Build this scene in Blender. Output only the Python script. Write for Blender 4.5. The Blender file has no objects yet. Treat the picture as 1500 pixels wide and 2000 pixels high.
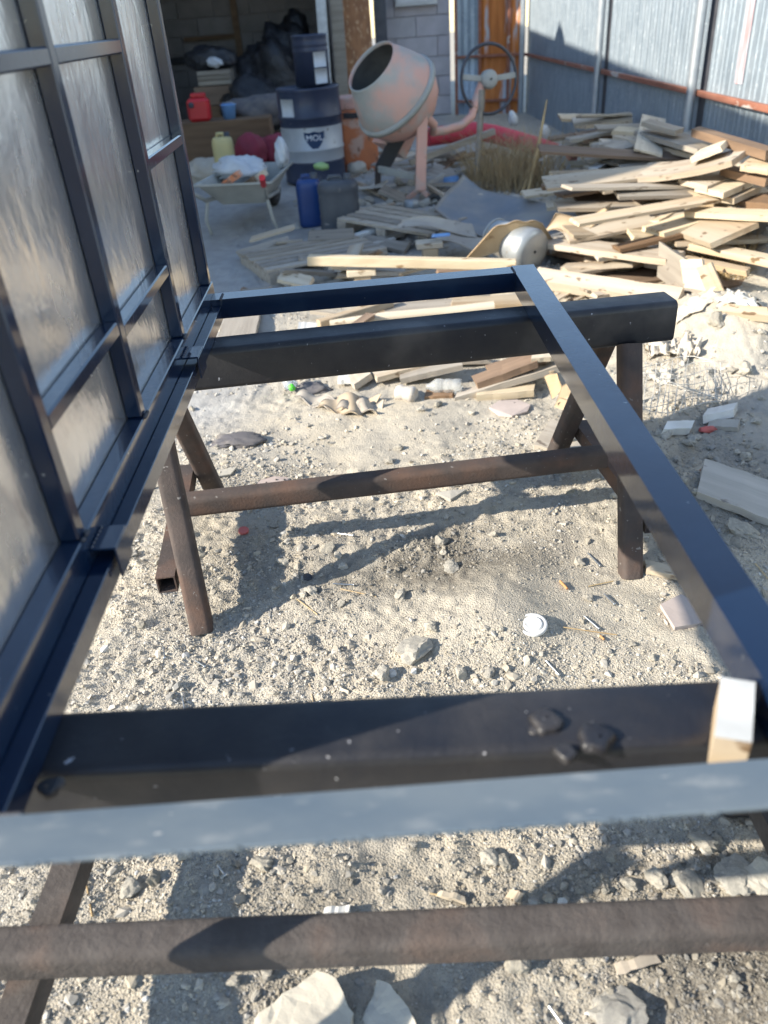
import bpy, bmesh, math, random
import numpy as np
from mathutils import Vector, Matrix
random.seed(7); rng = np.random.default_rng(11)
S = bpy.context.scene
C = S.collection

# ------------------------------------------------------------------ camera
FPX, PITCH, ROLL, CAMH = 1531.0, math.radians(32.5), math.radians(4.3), 1.4
CF = np.array([0, math.cos(PITCH), -math.sin(PITCH)])
CU = np.array([0, math.sin(PITCH), math.cos(PITCH)])
CR = np.array([1.0, 0, 0])
CO = np.array([0, 0, CAMH])
cr, sr = math.cos(ROLL), math.sin(ROLL)
right = CR * cr - CU * sr
up = CR * sr + CU * cr
cam_d = bpy.data.cameras.new('camera'); cam = bpy.data.objects.new('camera', cam_d); C.objects.link(cam)
cam.matrix_world = Matrix(((right[0], up[0], -CF[0], 0), (right[1], up[1], -CF[1], 0), (right[2], up[2], -CF[2], CAMH), (0, 0, 0, 1)))
cam_d.sensor_fit = 'VERTICAL'; cam_d.sensor_height = 36; cam_d.sensor_width = 27
cam_d.lens = FPX / 2000 * 36
cam_d.clip_start = 0.02; cam_d.clip_end = 400
cam_d.dof.use_dof = True; cam_d.dof.focus_distance = 2.1; cam_d.dof.aperture_fstop = 2.8
S.camera = cam

# ------------------------------------------------------------------ light
SUN_EL = math.radians(28.0)
SH = np.array([0.963, 0.27]); SH = SH / np.linalg.norm(SH)          # the way shadows fall
W = bpy.data.worlds.new('World'); S.world = W; W.use_nodes = True
nt = W.node_tree
sky = nt.nodes.new('ShaderNodeTexSky'); sky.sky_type = 'NISHITA'; sky.sun_disc = False
sky.sun_elevation = SUN_EL; sky.sun_rotation = math.atan2(-SH[0], -SH[1]) % (2 * math.pi)
sky.dust_density = 0.15; sky.air_density = 1.0; sky.ozone_density = 1.0
bg = nt.nodes['Background']; bg.inputs[1].default_value = 0.14
nt.links.new(sky.outputs[0], bg.inputs[0])
sd = bpy.data.lights.new('sun', 'SUN'); sun = bpy.data.objects.new('sun', sd); C.objects.link(sun)
sd.energy = 4.4; sd.angle = math.radians(0.55); sd.color = (1, 0.92, 0.785)
d = Vector((SH[0] * math.cos(SUN_EL), SH[1] * math.cos(SUN_EL), -math.sin(SUN_EL)))
sun.rotation_euler = d.to_track_quat('-Z', 'Y').to_euler(); sun.location = (-20, -6, 12)
S.view_settings.view_transform = 'Standard'; S.view_settings.look = 'None'
S.view_settings.gamma = 1; S.view_settings.use_curve_mapping = False
S.view_settings.exposure = 1.26
S.render.engine = 'CYCLES'
S.cycles.use_denoising = True
S.cycles.max_bounces = 8; S.cycles.glossy_bounces = 5; S.cycles.diffuse_bounces = 5; S.cycles.transmission_bounces = 6
S.cycles.sample_clamp_indirect = 6

# ------------------------------------------------------------------ helpers
def P(px, py, ax=2, val=0.0):
    """the point of the place seen at photo pixel px,py on the plane axis ax = val"""
    u, v = px - 750, py - 1000
    q = CF * FPX + CR * (u * cr - v * sr) - CU * (u * sr + v * cr)
    return CO + q * ((val - CO[ax]) / q[ax])

def h2(ix, iy, s):
    n = (ix.astype(np.int64) * 374761393 + iy.astype(np.int64) * 668265263 + s * 144665) & 0xffffffff
    n = ((n ^ (n >> 13)) * 1274126177) & 0xffffffff
    return ((n ^ (n >> 16)) & 0xffff) / 65535.0
def vnoise(x, y, s=0):
    ix, iy = np.floor(x), np.floor(y); fx, fy = x - ix, y - iy
    fx = fx * fx * (3 - 2 * fx); fy = fy * fy * (3 - 2 * fy)
    a, b, c, e = h2(ix, iy, s), h2(ix + 1, iy, s), h2(ix, iy + 1, s), h2(ix + 1, iy + 1, s)
    return (a * (1 - fx) + b * fx) * (1 - fy) + (c * (1 - fx) + e * fx) * fy - 0.5
def fbm(x, y, f, o=4, s=0, g=0.5):
    x = np.asarray(x, float); y = np.asarray(y, float)
    t = 0; a = 1.0
    for k in range(o):
        t = t + a * vnoise(x * f + 13.7 * k, y * f - 7.1 * k, s + k); a *= g; f *= 2.03
    return t
def sm(a, b, x):
    t = np.clip((x - a) / (b - a), 0, 1); return t * t * (3 - 2 * t)

# the slope of the heap of boards, leaning up against the metal fence
def pile_z(x):
    x = np.clip(np.asarray(x, float), 1.2001, 2.31)
    gx = 1.2 - 1.15 * np.log(1 - (x - 1.2) / 1.15)
    return 1.4 * (1 - x / gx)
def PP(px, py, dz=0.0):
    g = P(px, py, 2, 0); gx = g[0]
    if gx < 1.2: return P(px, py, 2, 0.03 + dz)
    xt = 1.2 + 1.15 * (1 - math.exp(-(gx - 1.2) / 1.15))
    return P(px, py, 2, 1.4 * (1 - xt / gx) + 0.03 + dz)

def terrain(x, y, fine=True):
    x = np.asarray(x, float); y = np.asarray(y, float)
    near = 1 - sm(6.5, 9.5, y)
    h = 0.03 * fbm(x, y, 1.6, 3, 3) * near
    h = h + 0.035 * fbm(x, y, 5.0, 3, 9) * near * (0.45 + 0.9 * sm(0.4, 1.2, x))
    if fine:
        lump = np.maximum(fbm(x, y, 22, 3, 21), 0)
        pk_ = sm(-0.18, 0.28, fbm(x, y, 2.1, 3, 55) + 0.22 * sm(0.2, 0.8, x) + .22 * (1 - sm(.9, 1.2, y)))
        h = h + near * ((0.003 + 0.014 * pk_) * lump + (0.003 + 0.008 * pk_) * fbm(x, y, 48, 3, 31))
    m = sm(1.25, 1.6, x) * sm(3.9, 4.4, y) * (1 - sm(6.6, 8.0, y)) * (1 - sm(2.42, 2.6, x) * 0)
    h = h + m * np.maximum(pile_z(x) - 0.27, 0) * (1 - sm(2.6, 3.2, x))
    h = h + 0.20 * np.exp(-((x - 1.72) ** 2 / 0.22 + (y - 3.45) ** 2 / 0.22))
    h = h + 0.05 * np.exp(-((x - 0.30) ** 2 / 0.02 + (y - 1.62) ** 2 / 0.05))
    h = h + 0.10 * np.exp(-((x - 1.1) ** 2 / 0.5 + (y - 7.9) ** 2 / 0.7)) + 0.10 * np.exp(-((x - 0.35) ** 2 / 0.16 + (y - 7.6) ** 2 / 0.4))
    h = h + 0.08 * np.exp(-((x - 0.3) ** 2 / 0.16 + (y - 3.6) ** 2 / 0.06))
    return h - 0.006
def tz(x, y, fine=True): return float(terrain(np.array([x]), np.array([y]), fine)[0])

WL = {}
def wloc(o): return WL.get(o.name, np.zeros(3)) if o is not None else np.zeros(3)
def tag(o, label=None, cat=None, group=None, kind=None):
    if label: o['label'] = label
    if cat: o['category'] = cat
    if group: o['group'] = group
    if kind: o['kind'] = kind
    return o
def thing(name, label, cat, loc, group=None):
    o = bpy.data.objects.new(name, None); C.objects.link(o); o.location = loc; o.empty_display_size = 0.05
    WL[o.name] = np.array(loc, float)
    return tag(o, label, cat, group)

class MB:
    def __init__(s): s.v = []; s.f = []; s.n = 0; s.sm = []
    def add(s, v, f, smooth=False):
        s.v.append(np.asarray(v, float).reshape(-1, 3)); s.f += [tuple(i + s.n for i in q) for q in f]; s.sm += [smooth] * len(f); s.n += len(s.v[-1]); return s
    def hexa(s, p):      # 8 corners: bottom 0-3, top 4-7
        return s.add(p, [(0, 3, 2, 1), (4, 5, 6, 7), (0, 1, 5, 4), (1, 2, 6, 5), (2, 3, 7, 6), (3, 0, 4, 7)])
    def box(s, x0, x1, y0, y1, z0, z1):
        return s.hexa([(x0, y0, z0), (x1, y0, z0), (x1, y1, z0), (x0, y1, z0), (x0, y0, z1), (x1, y0, z1), (x1, y1, z1), (x0, y1, z1)])
    def bbox(s, x0, x1, y0, y1, z0, z1, b=0.004):   # box with chamfered edges
        c = np.array([(x0 + x1) / 2, (y0 + y1) / 2, (z0 + z1) / 2]); h = np.array([x1 - x0, y1 - y0, z1 - z0]) / 2
        return s.obox(c, np.eye(3), h, b)
    def obox(s, c, ax, h, b=0.004):
        b = min(b, min(h) * 0.45)
        v = []; f = []
        idx = {}
        for sx in (-1, 1):
            for sy in (-1, 1):
                for sz in (-1, 1):
                    for k in range(3):
                        l = np.array([sx, sy, sz]) * (np.array(h) - b); l[k] += (sx, sy, sz)[k] * b
                        idx[(sx, sy, sz, k)] = len(v); v.append(c + ax[0] * l[0] + ax[1] * l[1] + ax[2] * l[2])
        def q(*k):
            f.append(tuple(idx[i] for i in k))
        for k in range(3):
            a, bb = (k + 1) % 3, (k + 2) % 3
            for sg in (-1, 1):
                r = []
                for (p, t) in ((-1, -1), (1, -1), (1, 1), (-1, 1)):
                    e = [0, 0, 0]; e[k] = sg; e[a] = p; e[bb] = t; r.append(tuple(e) + (k,))
                q(*(r if sg > 0 else r[::-1]))
        for k in range(3):
            a, bb = (k + 1) % 3, (k + 2) % 3
            for p in (-1, 1):
                for t in (-1, 1):
                    e1 = [0, 0, 0]; e1[k] = -1; e1[a] = p; e1[bb] = t; e2 = list(e1); e2[k] = 1
                    r = [tuple(e1) + (a,), tuple(e2) + (a,), tuple(e2) + (bb,), tuple(e1) + (bb,)]
                    q(*(r if p * t < 0 else r[::-1]))
        for sx in (-1, 1):
            for sy in (-1, 1):
                for sz in (-1, 1):
                    r = [(sx, sy, sz, 0), (sx, sy, sz, 1), (sx, sy, sz, 2)]
                    q(*(r if sx * sy * sz > 0 else r[::-1]))
        return s.add(v, f)
    def beam(s, a, b, w, h, upv=(0, 0, 1), bev=0.004):  # square bar from a to b
        a, b = np.array(a, float), np.array(b, float); x = b - a; L = np.linalg.norm(x); x /= L
        u = np.array(upv, float); u = u - x * (u @ x); u /= np.linalg.norm(u); y = np.cross(u, x)
        return s.obox((a + b) / 2, np.array([x, y, u]), np.array([L / 2, w / 2, h / 2]), bev)
    def rbar(s, a, b, w, h, upv=(0, 0, 1), r=0.015, seg=9, wob=0.0):   # bar with well rounded corners
        a, b = np.array(a, float), np.array(b, float); x = b - a; L = np.linalg.norm(x); x /= L
        u = np.array(upv, float); u = u - x * (u @ x); u /= np.linalg.norm(u); y = np.cross(u, x)
        cs = []
        for (i, j, a0) in ((1, 1, 0), (-1, 1, 90), (-1, -1, 180), (1, -1, 270)):
            for k in range(6):
                an = math.radians(a0 + 18 * k); cs.append((i * (w / 2 - r) + r * math.cos(an), j * (h / 2 - r) + r * math.sin(an)))
        n = len(cs); v = []; f = []
        for m in range(seg + 1):
            c = a + x * L * m / seg
            for (p, q) in cs:
                k = 1 + (random.uniform(-wob, wob) if 0 < m < seg else 0); v.append(c + y * p * k + u * q * k)
        for m in range(seg):
            for k in range(n):
                k2 = (k + 1) % n; f.append((m * n + k, m * n + k2, (m + 1) * n + k2, (m + 1) * n + k))
        s.add(v, f, True); s.add(v[:n], [tuple(range(n))[::-1]]); s.add(v[-n:], [tuple(range(n))])
        return s
    def hollow(s, a, b, w, h, t=0.004, upv=(0, 0, 1)):  # open-ended square tube
        a, b = np.array(a, float), np.array(b, float); x = b - a; L = np.linalg.norm(x); x /= L
        u = np.array(upv, float); u = u - x * (u @ x); u /= np.linalg.norm(u); y = np.cross(u, x)
        v = []
        for p in (a, b):
            for k in (0, t):
                for (i, j) in ((-1, -1), (1, -1), (1, 1), (-1, 1)):
                    v.append(p + y * i * (w / 2 - k) + u * j * (h / 2 - k))
        f = []
        for i in range(4):
            j = (i + 1) % 4
            f += [(i, j, 8 + j, 8 + i), (4 + j, 4 + i, 12 + i, 12 + j), (j, i, 4 + i, 4 + j), (8 + i, 8 + j, 12 + j, 12 + i)]
        return s.add(v, [q[::-1] for q in f])
    def tube(s, pts, r, n=10, caps=True):
        pts = [np.array(p, float) for p in pts]; v = []; f = []
        rr = r if hasattr(r, '__len__') else [r] * len(pts)
        t0 = pts[1] - pts[0]; ref = np.array([0, 0, 1.0]) if abs(t0[2]) < 0.9 * np.linalg.norm(t0) else np.array([1.0, 0, 0])
        for i, p in enumerate(pts):
            t = (pts[min(i + 1, len(pts) - 1)] - pts[max(i - 1, 0)]); t /= np.linalg.norm(t)
            a = ref - t * (ref @ t); a /= np.linalg.norm(a); b = np.cross(t, a); ref = a
            for k in range(n):
                an = 2 * math.pi * k / n; v.append(p + (a * math.cos(an) + b * math.sin(an)) * rr[i])
        for i in range(len(pts) - 1):
            for k in range(n):
                k2 = (k + 1) % n; f.append((i * n + k, i * n + k2, (i + 1) * n + k2, (i + 1) * n + k))
        s.add(v, f, True)
        if caps:
            s.add(v[:n], [tuple(range(n))[::-1]]); s.add(v[-n:], [tuple(range(n))])
        return s
    def lathe(s, o, axis, prof, n=28, cap0=False, cap1=False, smooth=True):   # prof: (distance along axis, radius)
        o = np.array(o, float); ax = np.array(axis, float); ax /= np.linalg.norm(ax)
        ref = np.array([0, 0, 1.0]) if abs(ax[2]) < 0.9 else np.array([1.0, 0, 0])
        a = ref - ax * (ref @ ax); a /= np.linalg.norm(a); b = np.cross(ax, a); v = []; f = []
        for (t, r) in prof:
            for k in range(n):
                an = 2 * math.pi * k / n; v.append(o + ax * t + (a * math.cos(an) + b * math.sin(an)) * r)
        m = len(prof)
        for i in range(m - 1):
            for k in range(n):
                k2 = (k + 1) % n; f.append((i * n + k, i * n + k2, (i + 1) * n + k2, (i + 1) * n + k))
        s.add(v, f, smooth)
        if cap0: s.add(v[:n], [tuple(range(n))[::-1]])
        if cap1: s.add(v[-n:], [tuple(range(n))])
        return s
    def torus(s, c, axis, R, r, n=36, m=8):
        ax = np.array(axis, float); ax /= np.linalg.norm(ax)
        ref = np.array([0, 0, 1.0]) if abs(ax[2]) < 0.9 else np.array([1.0, 0, 0])
        a = ref - ax * (ref @ ax); a /= np.linalg.norm(a); b = np.cross(ax, a); v = []; f = []
        for i in range(n):
            an = 2 * math.pi * i / n; e = a * math.cos(an) + b * math.sin(an)
            for j in range(m):
                bn = 2 * math.pi * j / m; v.append(np.array(c) + e * (R + r * math.cos(bn)) + ax * r * math.sin(bn))
        for i in range(n):
            for j in range(m):
                i2, j2 = (i + 1) % n, (j + 1) % m; f.append((i * m + j, i2 * m + j, i2 * m + j2, i * m + j2))
        return s.add(v, f, True)
    def patch(s, g, t=0.004):     # g: array nu x nv x 3, a sheet of thickness t
        g = np.asarray(g, float); nu, nv, _ = g.shape
        du = np.gradient(g, axis=0); dv = np.gradient(g, axis=1); nn = np.cross(du, dv); nn /= np.linalg.norm(nn, axis=2, keepdims=True) + 1e-12
        v = np.concatenate([(g).reshape(-1, 3), (g - nn * t).reshape(-1, 3)]); f = []; N = nu * nv
        for i in range(nu - 1):
            for j in range(nv - 1):
                a = i * nv + j; f.append((a, a + nv, a + nv + 1, a + 1)); f.append((N + a, N + a + 1, N + a + nv + 1, N + a + nv))
        def rim(l):
            for a, b in zip(l[:-1], l[1:]): f.append((a, b, N + b, N + a))
        rim([i * nv for i in range(nu)]); rim([(nu - 1) * nv + j for j in range(nv)])
        rim([i * nv + nv - 1 for i in range(nu)][::-1]); rim([j for j in range(nv)][::-1])
        return s.add(v, f, True)
    def build(s, name, m, parent=None, smooth_angle=None, world=None):
        me = bpy.data.meshes.new(name)
        v = np.concatenate(s.v) - (wloc(parent) if parent is not None else 0)
        if parent is None:
            base = np.array([(v[:, 0].min() + v[:, 0].max()) / 2, (v[:, 1].min() + v[:, 1].max()) / 2, v[:, 2].min()]) if world is None else np.array(world, float)
            v = v - base
        me.from_pydata(v.tolist(), [], s.f); me.polygons.foreach_set('use_smooth', s.sm)
        me.materials.append(m); me.update()
        o = bpy.data.objects.new(name, me); C.objects.link(o)
        if parent is not None:
            o.parent = parent; WL[o.name] = wloc(parent)
        else:
            o.location = base; WL[o.name] = base
        return o

# ------------------------------------------------------------------ materials
def mat(name, c1, c2=None, scale=6, rough=0.7, rough2=None, metal=0.0, bump=0.0, bscale=60, stretch=(1, 1, 1), coat=0.0, coat_r=0.1,
        c3=None, c3scale=40, c3t=0.62, c4=None, c4scale=3, c4t=0.6, spec=0.5, rnd=0.0, detail=6, trans=0.0, alpha=1.0, ior=1.45, softness=0.06, c3stretch=None):
    m = bpy.data.materials.new(name); m.use_nodes = True; t = m.node_tree; n = t.nodes; L = t.links
    b = n['Principled BSDF']
    tc = n.new('ShaderNodeTexCoord'); oi = n.new('ShaderNodeObjectInfo')
    ad = n.new('ShaderNodeVectorMath'); ad.operation = 'MULTIPLY_ADD'
    L.new(oi.outputs['Random'], ad.inputs[0]); ad.inputs[1].default_value = (17.3, 9.1, 23.7); L.new(tc.outputs['Object'], ad.inputs[2])
    def mapped(st):
        mp = n.new('ShaderNodeMapping'); mp.inputs['Scale'].default_value = st; L.new(ad.outputs[0], mp.inputs[0]); return mp.outputs[0]
    v = mapped(stretch)
    def noise(sc, det=detail, vec=None, r=0.55):
        x = n.new('ShaderNodeTexNoise'); x.inputs['Scale'].default_value = sc; x.inputs['Detail'].default_value = det; x.inputs['Roughness'].default_value = r
        L.new(vec or v, x.inputs['Vector']); return x.outputs[0]
    def ramp(fac, a, bb):
        x = n.new('ShaderNodeMapRange'); x.interpolation_type = 'SMOOTHSTEP'; x.inputs[1].default_value = a; x.inputs[2].default_value = bb; L.new(fac, x.inputs[0]); return x.outputs[0]
    def mix(fac, a, bb):
        x = n.new('ShaderNodeMix'); x.data_type = 'RGBA'
        if hasattr(fac, 'links'): L.new(fac, x.inputs[0])
        else: x.inputs[0].default_value = fac
        for s_, q in ((6, a), (7, bb)):
            if hasattr(q, 'links'): L.new(q, x.inputs[s_])
            else: x.inputs[s_].default_value = (*q, 1)
        return x.outputs[2]
    col = c1; f1 = None
    if c2:
        f1 = ramp(noise(scale), 0.3, 0.7); col = mix(f1, c1, c2)
    if c4: col = mix(ramp(noise(c4scale, 4), c4t - softness, c4t + softness), col, c4)
    if c3: col = mix(ramp(noise(c3scale, 3, mapped(c3stretch) if c3stretch else None), c3t - 0.03, c3t + 0.03), col, c3)
    if rnd:
        hs = n.new('ShaderNodeHueSaturation'); mr = n.new('ShaderNodeMapRange'); mr.inputs[3].default_value = 1 - rnd; mr.inputs[4].default_value = 1 + rnd * 0.7
        L.new(oi.outputs['Random'], mr.inputs[0]); L.new(mr.outputs[0], hs.inputs['Value'])
        ms = n.new('ShaderNodeMapRange'); ms.inputs[3].default_value = 1.05; ms.inputs[4].default_value = 0.75
        fr = n.new('ShaderNodeMath'); fr.operation = 'FRACT'; mu = n.new('ShaderNodeMath'); mu.operation = 'MULTIPLY'; mu.inputs[1].default_value = 7.77
        L.new(oi.outputs['Random'], mu.inputs[0]); L.new(mu.outputs[0], fr.inputs[0]); L.new(fr.outputs[0], ms.inputs[0]); L.new(ms.outputs[0], hs.inputs['Saturation'])
        if hasattr(col, 'links'): L.new(col, hs.inputs['Color'])
        else: hs.inputs['Color'].default_value = (*col, 1)
        col = hs.outputs[0]
    if hasattr(col, 'links'): L.new(col, b.inputs['Base Color'])
    else: b.inputs['Base Color'].default_value = (*col, 1)
    b.inputs['Metallic'].default_value = metal; b.inputs['Specular IOR Level'].default_value = spec
    if rough2 is not None:
        x = n.new('ShaderNodeMapRange'); L.new(noise(scale * 1.7), x.inputs[0]); x.inputs[1].default_value = 0.3; x.inputs[2].default_value = 0.7; x.inputs[3].default_value = rough; x.inputs[4].default_value = rough2
        L.new(x.outputs[0], b.inputs['Roughness'])
    else: b.inputs['Roughness'].default_value = rough
    b.inputs['Coat Weight'].default_value = coat; b.inputs['Coat Roughness'].default_value = coat_r
    b.inputs['Coat IOR'].default_value = 1.62
    b.inputs['Transmission Weight'].default_value = trans; b.inputs['IOR'].default_value = ior; b.inputs['Alpha'].default_value = alpha
    if bump:
        bp = n.new('ShaderNodeBump'); bp.inputs['Strength'].default_value = 1; bp.inputs['Distance'].default_value = bump
        L.new(noise(bscale, 5, r=0.6), bp.inputs['Height']); L.new(bp.outputs[0], b.inputs['Normal'])
    return m

M = {}
M['paint'] = mat('anthracite_paint', (0.0028, 0.0115, 0.036), (0.0045, 0.017, 0.047), scale=5, rough=0.35, rough2=0.5, coat=1.0, coat_r=0.10, bump=0.0003, bscale=90, c3=(0.30, 0.31, 0.30), c3scale=70, c3t=0.755, c4=(0.014, 0.032, 0.066), c4scale=5, c4t=0.68, softness=0.16, detail=8, spec=0.12)
M['sunlit_dusty_paint'] = mat('sunlit_dusty_grey_paint', (0.085, 0.115, 0.145), (0.125, 0.152, 0.172), scale=7, rough=0.45, rough2=0.62, coat=0.08, bump=0.0005, bscale=80, c3=(0.42, 0.42, 0.40), c3scale=60, c3t=0.725, c4=(0.19, 0.21, 0.22), c4scale=26, c4t=0.66, softness=0.12, stretch=(0.6, 1.6, 1))  # dusty speckled frame paint, its base lightened to look sunlit on the near bar
M['galv'] = mat('galvanised_sheet', (0.80, 0.80, 0.80), (0.92, 0.92, 0.91), scale=5, rough=0.18, rough2=0.29, metal=0.86, bump=0.0066, bscale=3.8, stretch=(1, 1.6, 0.8))
M['black_steel'] = mat('tarred_steel', (0.006, 0.007, 0.012), (0.019, 0.018, 0.020), scale=9, rough=0.5, rough2=0.72, coat=0.3, coat_r=0.28, bump=0.0011, bscale=120, c3=(0.50, 0.50, 0.52), c3scale=70, c3t=0.735, c4=(0.058, 0.052, 0.049), c4scale=4, c4t=0.60, softness=0.12)
M['rust_steel'] = mat('rusty_steel', (0.078, 0.058, 0.050), (0.046, 0.037, 0.034), scale=10, rough=0.72, rough2=0.9, bump=0.0014, bscale=130, c3=(0.20, 0.185, 0.17), c3scale=60, c3t=0.70, c4=(0.115, 0.066, 0.046), c4scale=6, c4t=0.60, softness=0.14)
M['crust_steel'] = mat('crusted_brown_steel', (0.058, 0.049, 0.045), (0.088, 0.077, 0.071), scale=14, rough=0.8, rough2=0.95, bump=0.0028, bscale=75, c3=(0.5, 0.49, 0.47), c3scale=26, c3t=0.765, c4=(0.098, 0.070, 0.057), c4scale=7, c4t=0.60, softness=0.12)
M['wood'] = mat('sawn_wood', (0.46, 0.35, 0.225), (0.34, 0.245, 0.15), scale=7, rough=0.78, bump=0.0012, bscale=30, stretch=(0.25, 3.5, 3.5), c3=(0.17, 0.11, 0.06), c3scale=7, c3t=0.645, c4=(0.47, 0.40, 0.30), c4scale=2.2, c4t=0.52, softness=0.2, rnd=0.22, c3stretch=(1.1, 2.4, 2.4))
M['grey_wood'] = mat('weathered_wood', (0.36, 0.315, 0.255), (0.265, 0.225, 0.178), scale=7, rough=0.85, bump=0.0014, bscale=30, stretch=(0.25, 3.5, 3.5), c3=(0.13, 0.10, 0.075), c3scale=8, c3t=0.68, rnd=0.25, c3stretch=(1, 2.4, 2.4))
M['pale_wood'] = mat('pale_wood', (0.60, 0.50, 0.35), (0.48, 0.385, 0.255), scale=7, rough=0.75, bump=0.001, bscale=30, stretch=(0.25, 3.5, 3.5), c3=(0.25, 0.16, 0.08), c3scale=7, c3t=0.66, rnd=0.12, c3stretch=(1.1, 2.4, 2.4))
M['pale_grey_wood'] = mat('pale_grey_wood', (0.50, 0.46, 0.40), (0.40, 0.365, 0.315), scale=7, rough=0.85, bump=0.0014, bscale=30, stretch=(0.25, 3.5, 3.5), c3=(0.22, 0.19, 0.16), c3scale=8, c3t=0.70, c3stretch=(1, 2.4, 2.4))
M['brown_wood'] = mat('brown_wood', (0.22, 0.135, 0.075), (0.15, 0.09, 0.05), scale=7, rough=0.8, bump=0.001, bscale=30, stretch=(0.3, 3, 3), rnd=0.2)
M['card'] = mat('cardboard', (0.40, 0.29, 0.17), (0.46, 0.35, 0.22), scale=6, rough=0.85, c3=(0.27, 0.18, 0.10), c3scale=11, c3t=0.66, bump=0.0008, bscale=40, rnd=0.12)
M['grey_card'] = mat('weathered_cardboard', (0.40, 0.35, 0.285), (0.33, 0.285, 0.235), scale=5, rough=0.85, c3=(0.22, 0.19, 0.16), c3scale=9, c3t=0.66, bump=0.0008, bscale=40, rnd=0.1)
M['lino'] = mat('old_floor_covering', (0.27, 0.25, 0.22), (0.135, 0.155, 0.185), scale=2.4, rough=0.42, rough2=0.65, c3=(0.42, 0.36, 0.28), c3scale=11, c3t=0.70, bump=0.0006, bscale=30, softness=0.2)
M['white'] = mat('white_plaster', (0.70, 0.69, 0.66), (0.58, 0.57, 0.53), scale=9, rough=0.8, bump=0.0008, bscale=60)
M['whitep'] = mat('white_plastic', (0.60, 0.60, 0.59), (0.50, 0.50, 0.49), scale=6, rough=0.4, c3=(0.35, 0.33, 0.30), c3scale=30, c3t=0.72)
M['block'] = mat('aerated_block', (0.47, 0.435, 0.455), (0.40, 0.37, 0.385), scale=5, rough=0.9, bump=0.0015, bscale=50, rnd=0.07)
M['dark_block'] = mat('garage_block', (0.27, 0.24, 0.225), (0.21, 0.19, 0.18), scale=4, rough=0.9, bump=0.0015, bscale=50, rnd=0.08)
M['mortar'] = mat('mortar', (0.34, 0.32, 0.32), (0.28, 0.26, 0.26), scale=12, rough=0.95)
M['plaster'] = mat('house_plaster', (0.50, 0.46, 0.40), (0.44, 0.40, 0.34), scale=3, rough=0.9)
M['roof'] = mat('roof_tiles', (0.24, 0.11, 0.07), (0.18, 0.085, 0.06), scale=6, rough=0.8)
M['salmon'] = mat('faded_salmon_paint', (0.66, 0.37, 0.29), (0.58, 0.34, 0.27), scale=5, rough=0.6, c3=(0.32, 0.17, 0.10), c3scale=13, c3t=0.66, c4=(0.50, 0.42, 0.37), c4scale=5, c4t=0.58, softness=0.1, bump=0.0006)
M['orange'] = mat('faded_orange_paint', (0.62, 0.20, 0.075), (0.50, 0.165, 0.07), scale=6, rough=0.6, c3=(0.22, 0.10, 0.06), c3scale=12, c3t=0.62, c4=(0.56, 0.36, 0.27), c4scale=5, c4t=0.56)
M['cement'] = mat('cement_crust', (0.36, 0.36, 0.325), (0.43, 0.43, 0.395), scale=5, rough=0.9, c4=(0.64, 0.38, 0.30), c4scale=3.2, c4t=0.505, softness=0.13, bump=0.003, bscale=24)
M['cement_plain'] = mat('cement_crust_plain', (0.40, 0.40, 0.37), (0.33, 0.33, 0.30), scale=7, rough=0.9, bump=0.003, bscale=30)
M['drum_in'] = mat('drum_inside', (0.19, 0.19, 0.185), (0.13, 0.13, 0.13), scale=6, rough=0.95, bump=0.004, bscale=20)
M['navy'] = mat('navy_drum_paint', (0.022, 0.030, 0.060), (0.030, 0.042, 0.080), scale=4, rough=0.38, rough2=0.55, coat=0.1, c3=(0.12, 0.12, 0.13), c3scale=20, c3t=0.72)
M['silver'] = mat('silver_drum_paint', (0.38, 0.40, 0.42), (0.46, 0.475, 0.49), scale=5, rough=0.45, metal=0.25, c3=(0.20, 0.19, 0.18), c3scale=14, c3t=0.68)
M['logo'] = mat('shield_print', (0.018, 0.045, 0.11), rough=0.5)
M['print_white'] = mat('white_print', (0.80, 0.81, 0.83), rough=0.5)
M['label'] = mat('paper_label', (0.58, 0.60, 0.61), (0.50, 0.52, 0.54), scale=12, rough=0.6)
M['blue_plastic'] = mat('blue_plastic', (0.012, 0.038, 0.14), (0.016, 0.050, 0.18), scale=4, rough=0.3, rough2=0.45, spec=0.5)
M['black_plastic'] = mat('grey_black_plastic', (0.050, 0.056, 0.068), (0.075, 0.082, 0.094), scale=6, rough=0.42, rough2=0.6, c3=(0.2, 0.19, 0.18), c3scale=16, c3t=0.68)
M['bag'] = mat('black_bag', (0.012, 0.013, 0.016), (0.03, 0.03, 0.033), scale=6, rough=0.3, bump=0.035, bscale=9)
M['red_plastic'] = mat('red_plastic', (0.60, 0.025, 0.03), (0.50, 0.02, 0.03), scale=5, rough=0.35)
M['yellow_plastic'] = mat('yellowed_plastic', (0.62, 0.52, 0.24), (0.55, 0.47, 0.23), scale=6, rough=0.45)
M['maroon'] = mat('maroon_fabric', (0.30, 0.035, 0.06), (0.22, 0.03, 0.05), scale=7, rough=0.7)
M['lblue'] = mat('light_blue_plastic', (0.14, 0.30, 0.60), (0.18, 0.36, 0.65), scale=7, rough=0.4)
M['teal'] = mat('teal_plastic', (0.06, 0.40, 0.42), rough=0.4)
M['red_pipe'] = mat('dull_red_pipe', (0.62, 0.055, 0.085), (0.52, 0.05, 0.075), scale=6, rough=0.5, rough2=0.65, c3=(0.30, 0.13, 0.12), c3scale=14, c3t=0.66)
M['fence'] = mat('galvanised_fence_sheet', (0.27, 0.325, 0.375), (0.355, 0.41, 0.455), scale=9, rough=0.45, rough2=0.6, metal=0.55, bump=0.0025, bscale=26, stretch=(1, 1.0, 0.45), c3=(0.52, 0.57, 0.61), c3scale=60, c3t=0.64)  # pale flecks painted in as the sheet's fine sparkle
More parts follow.
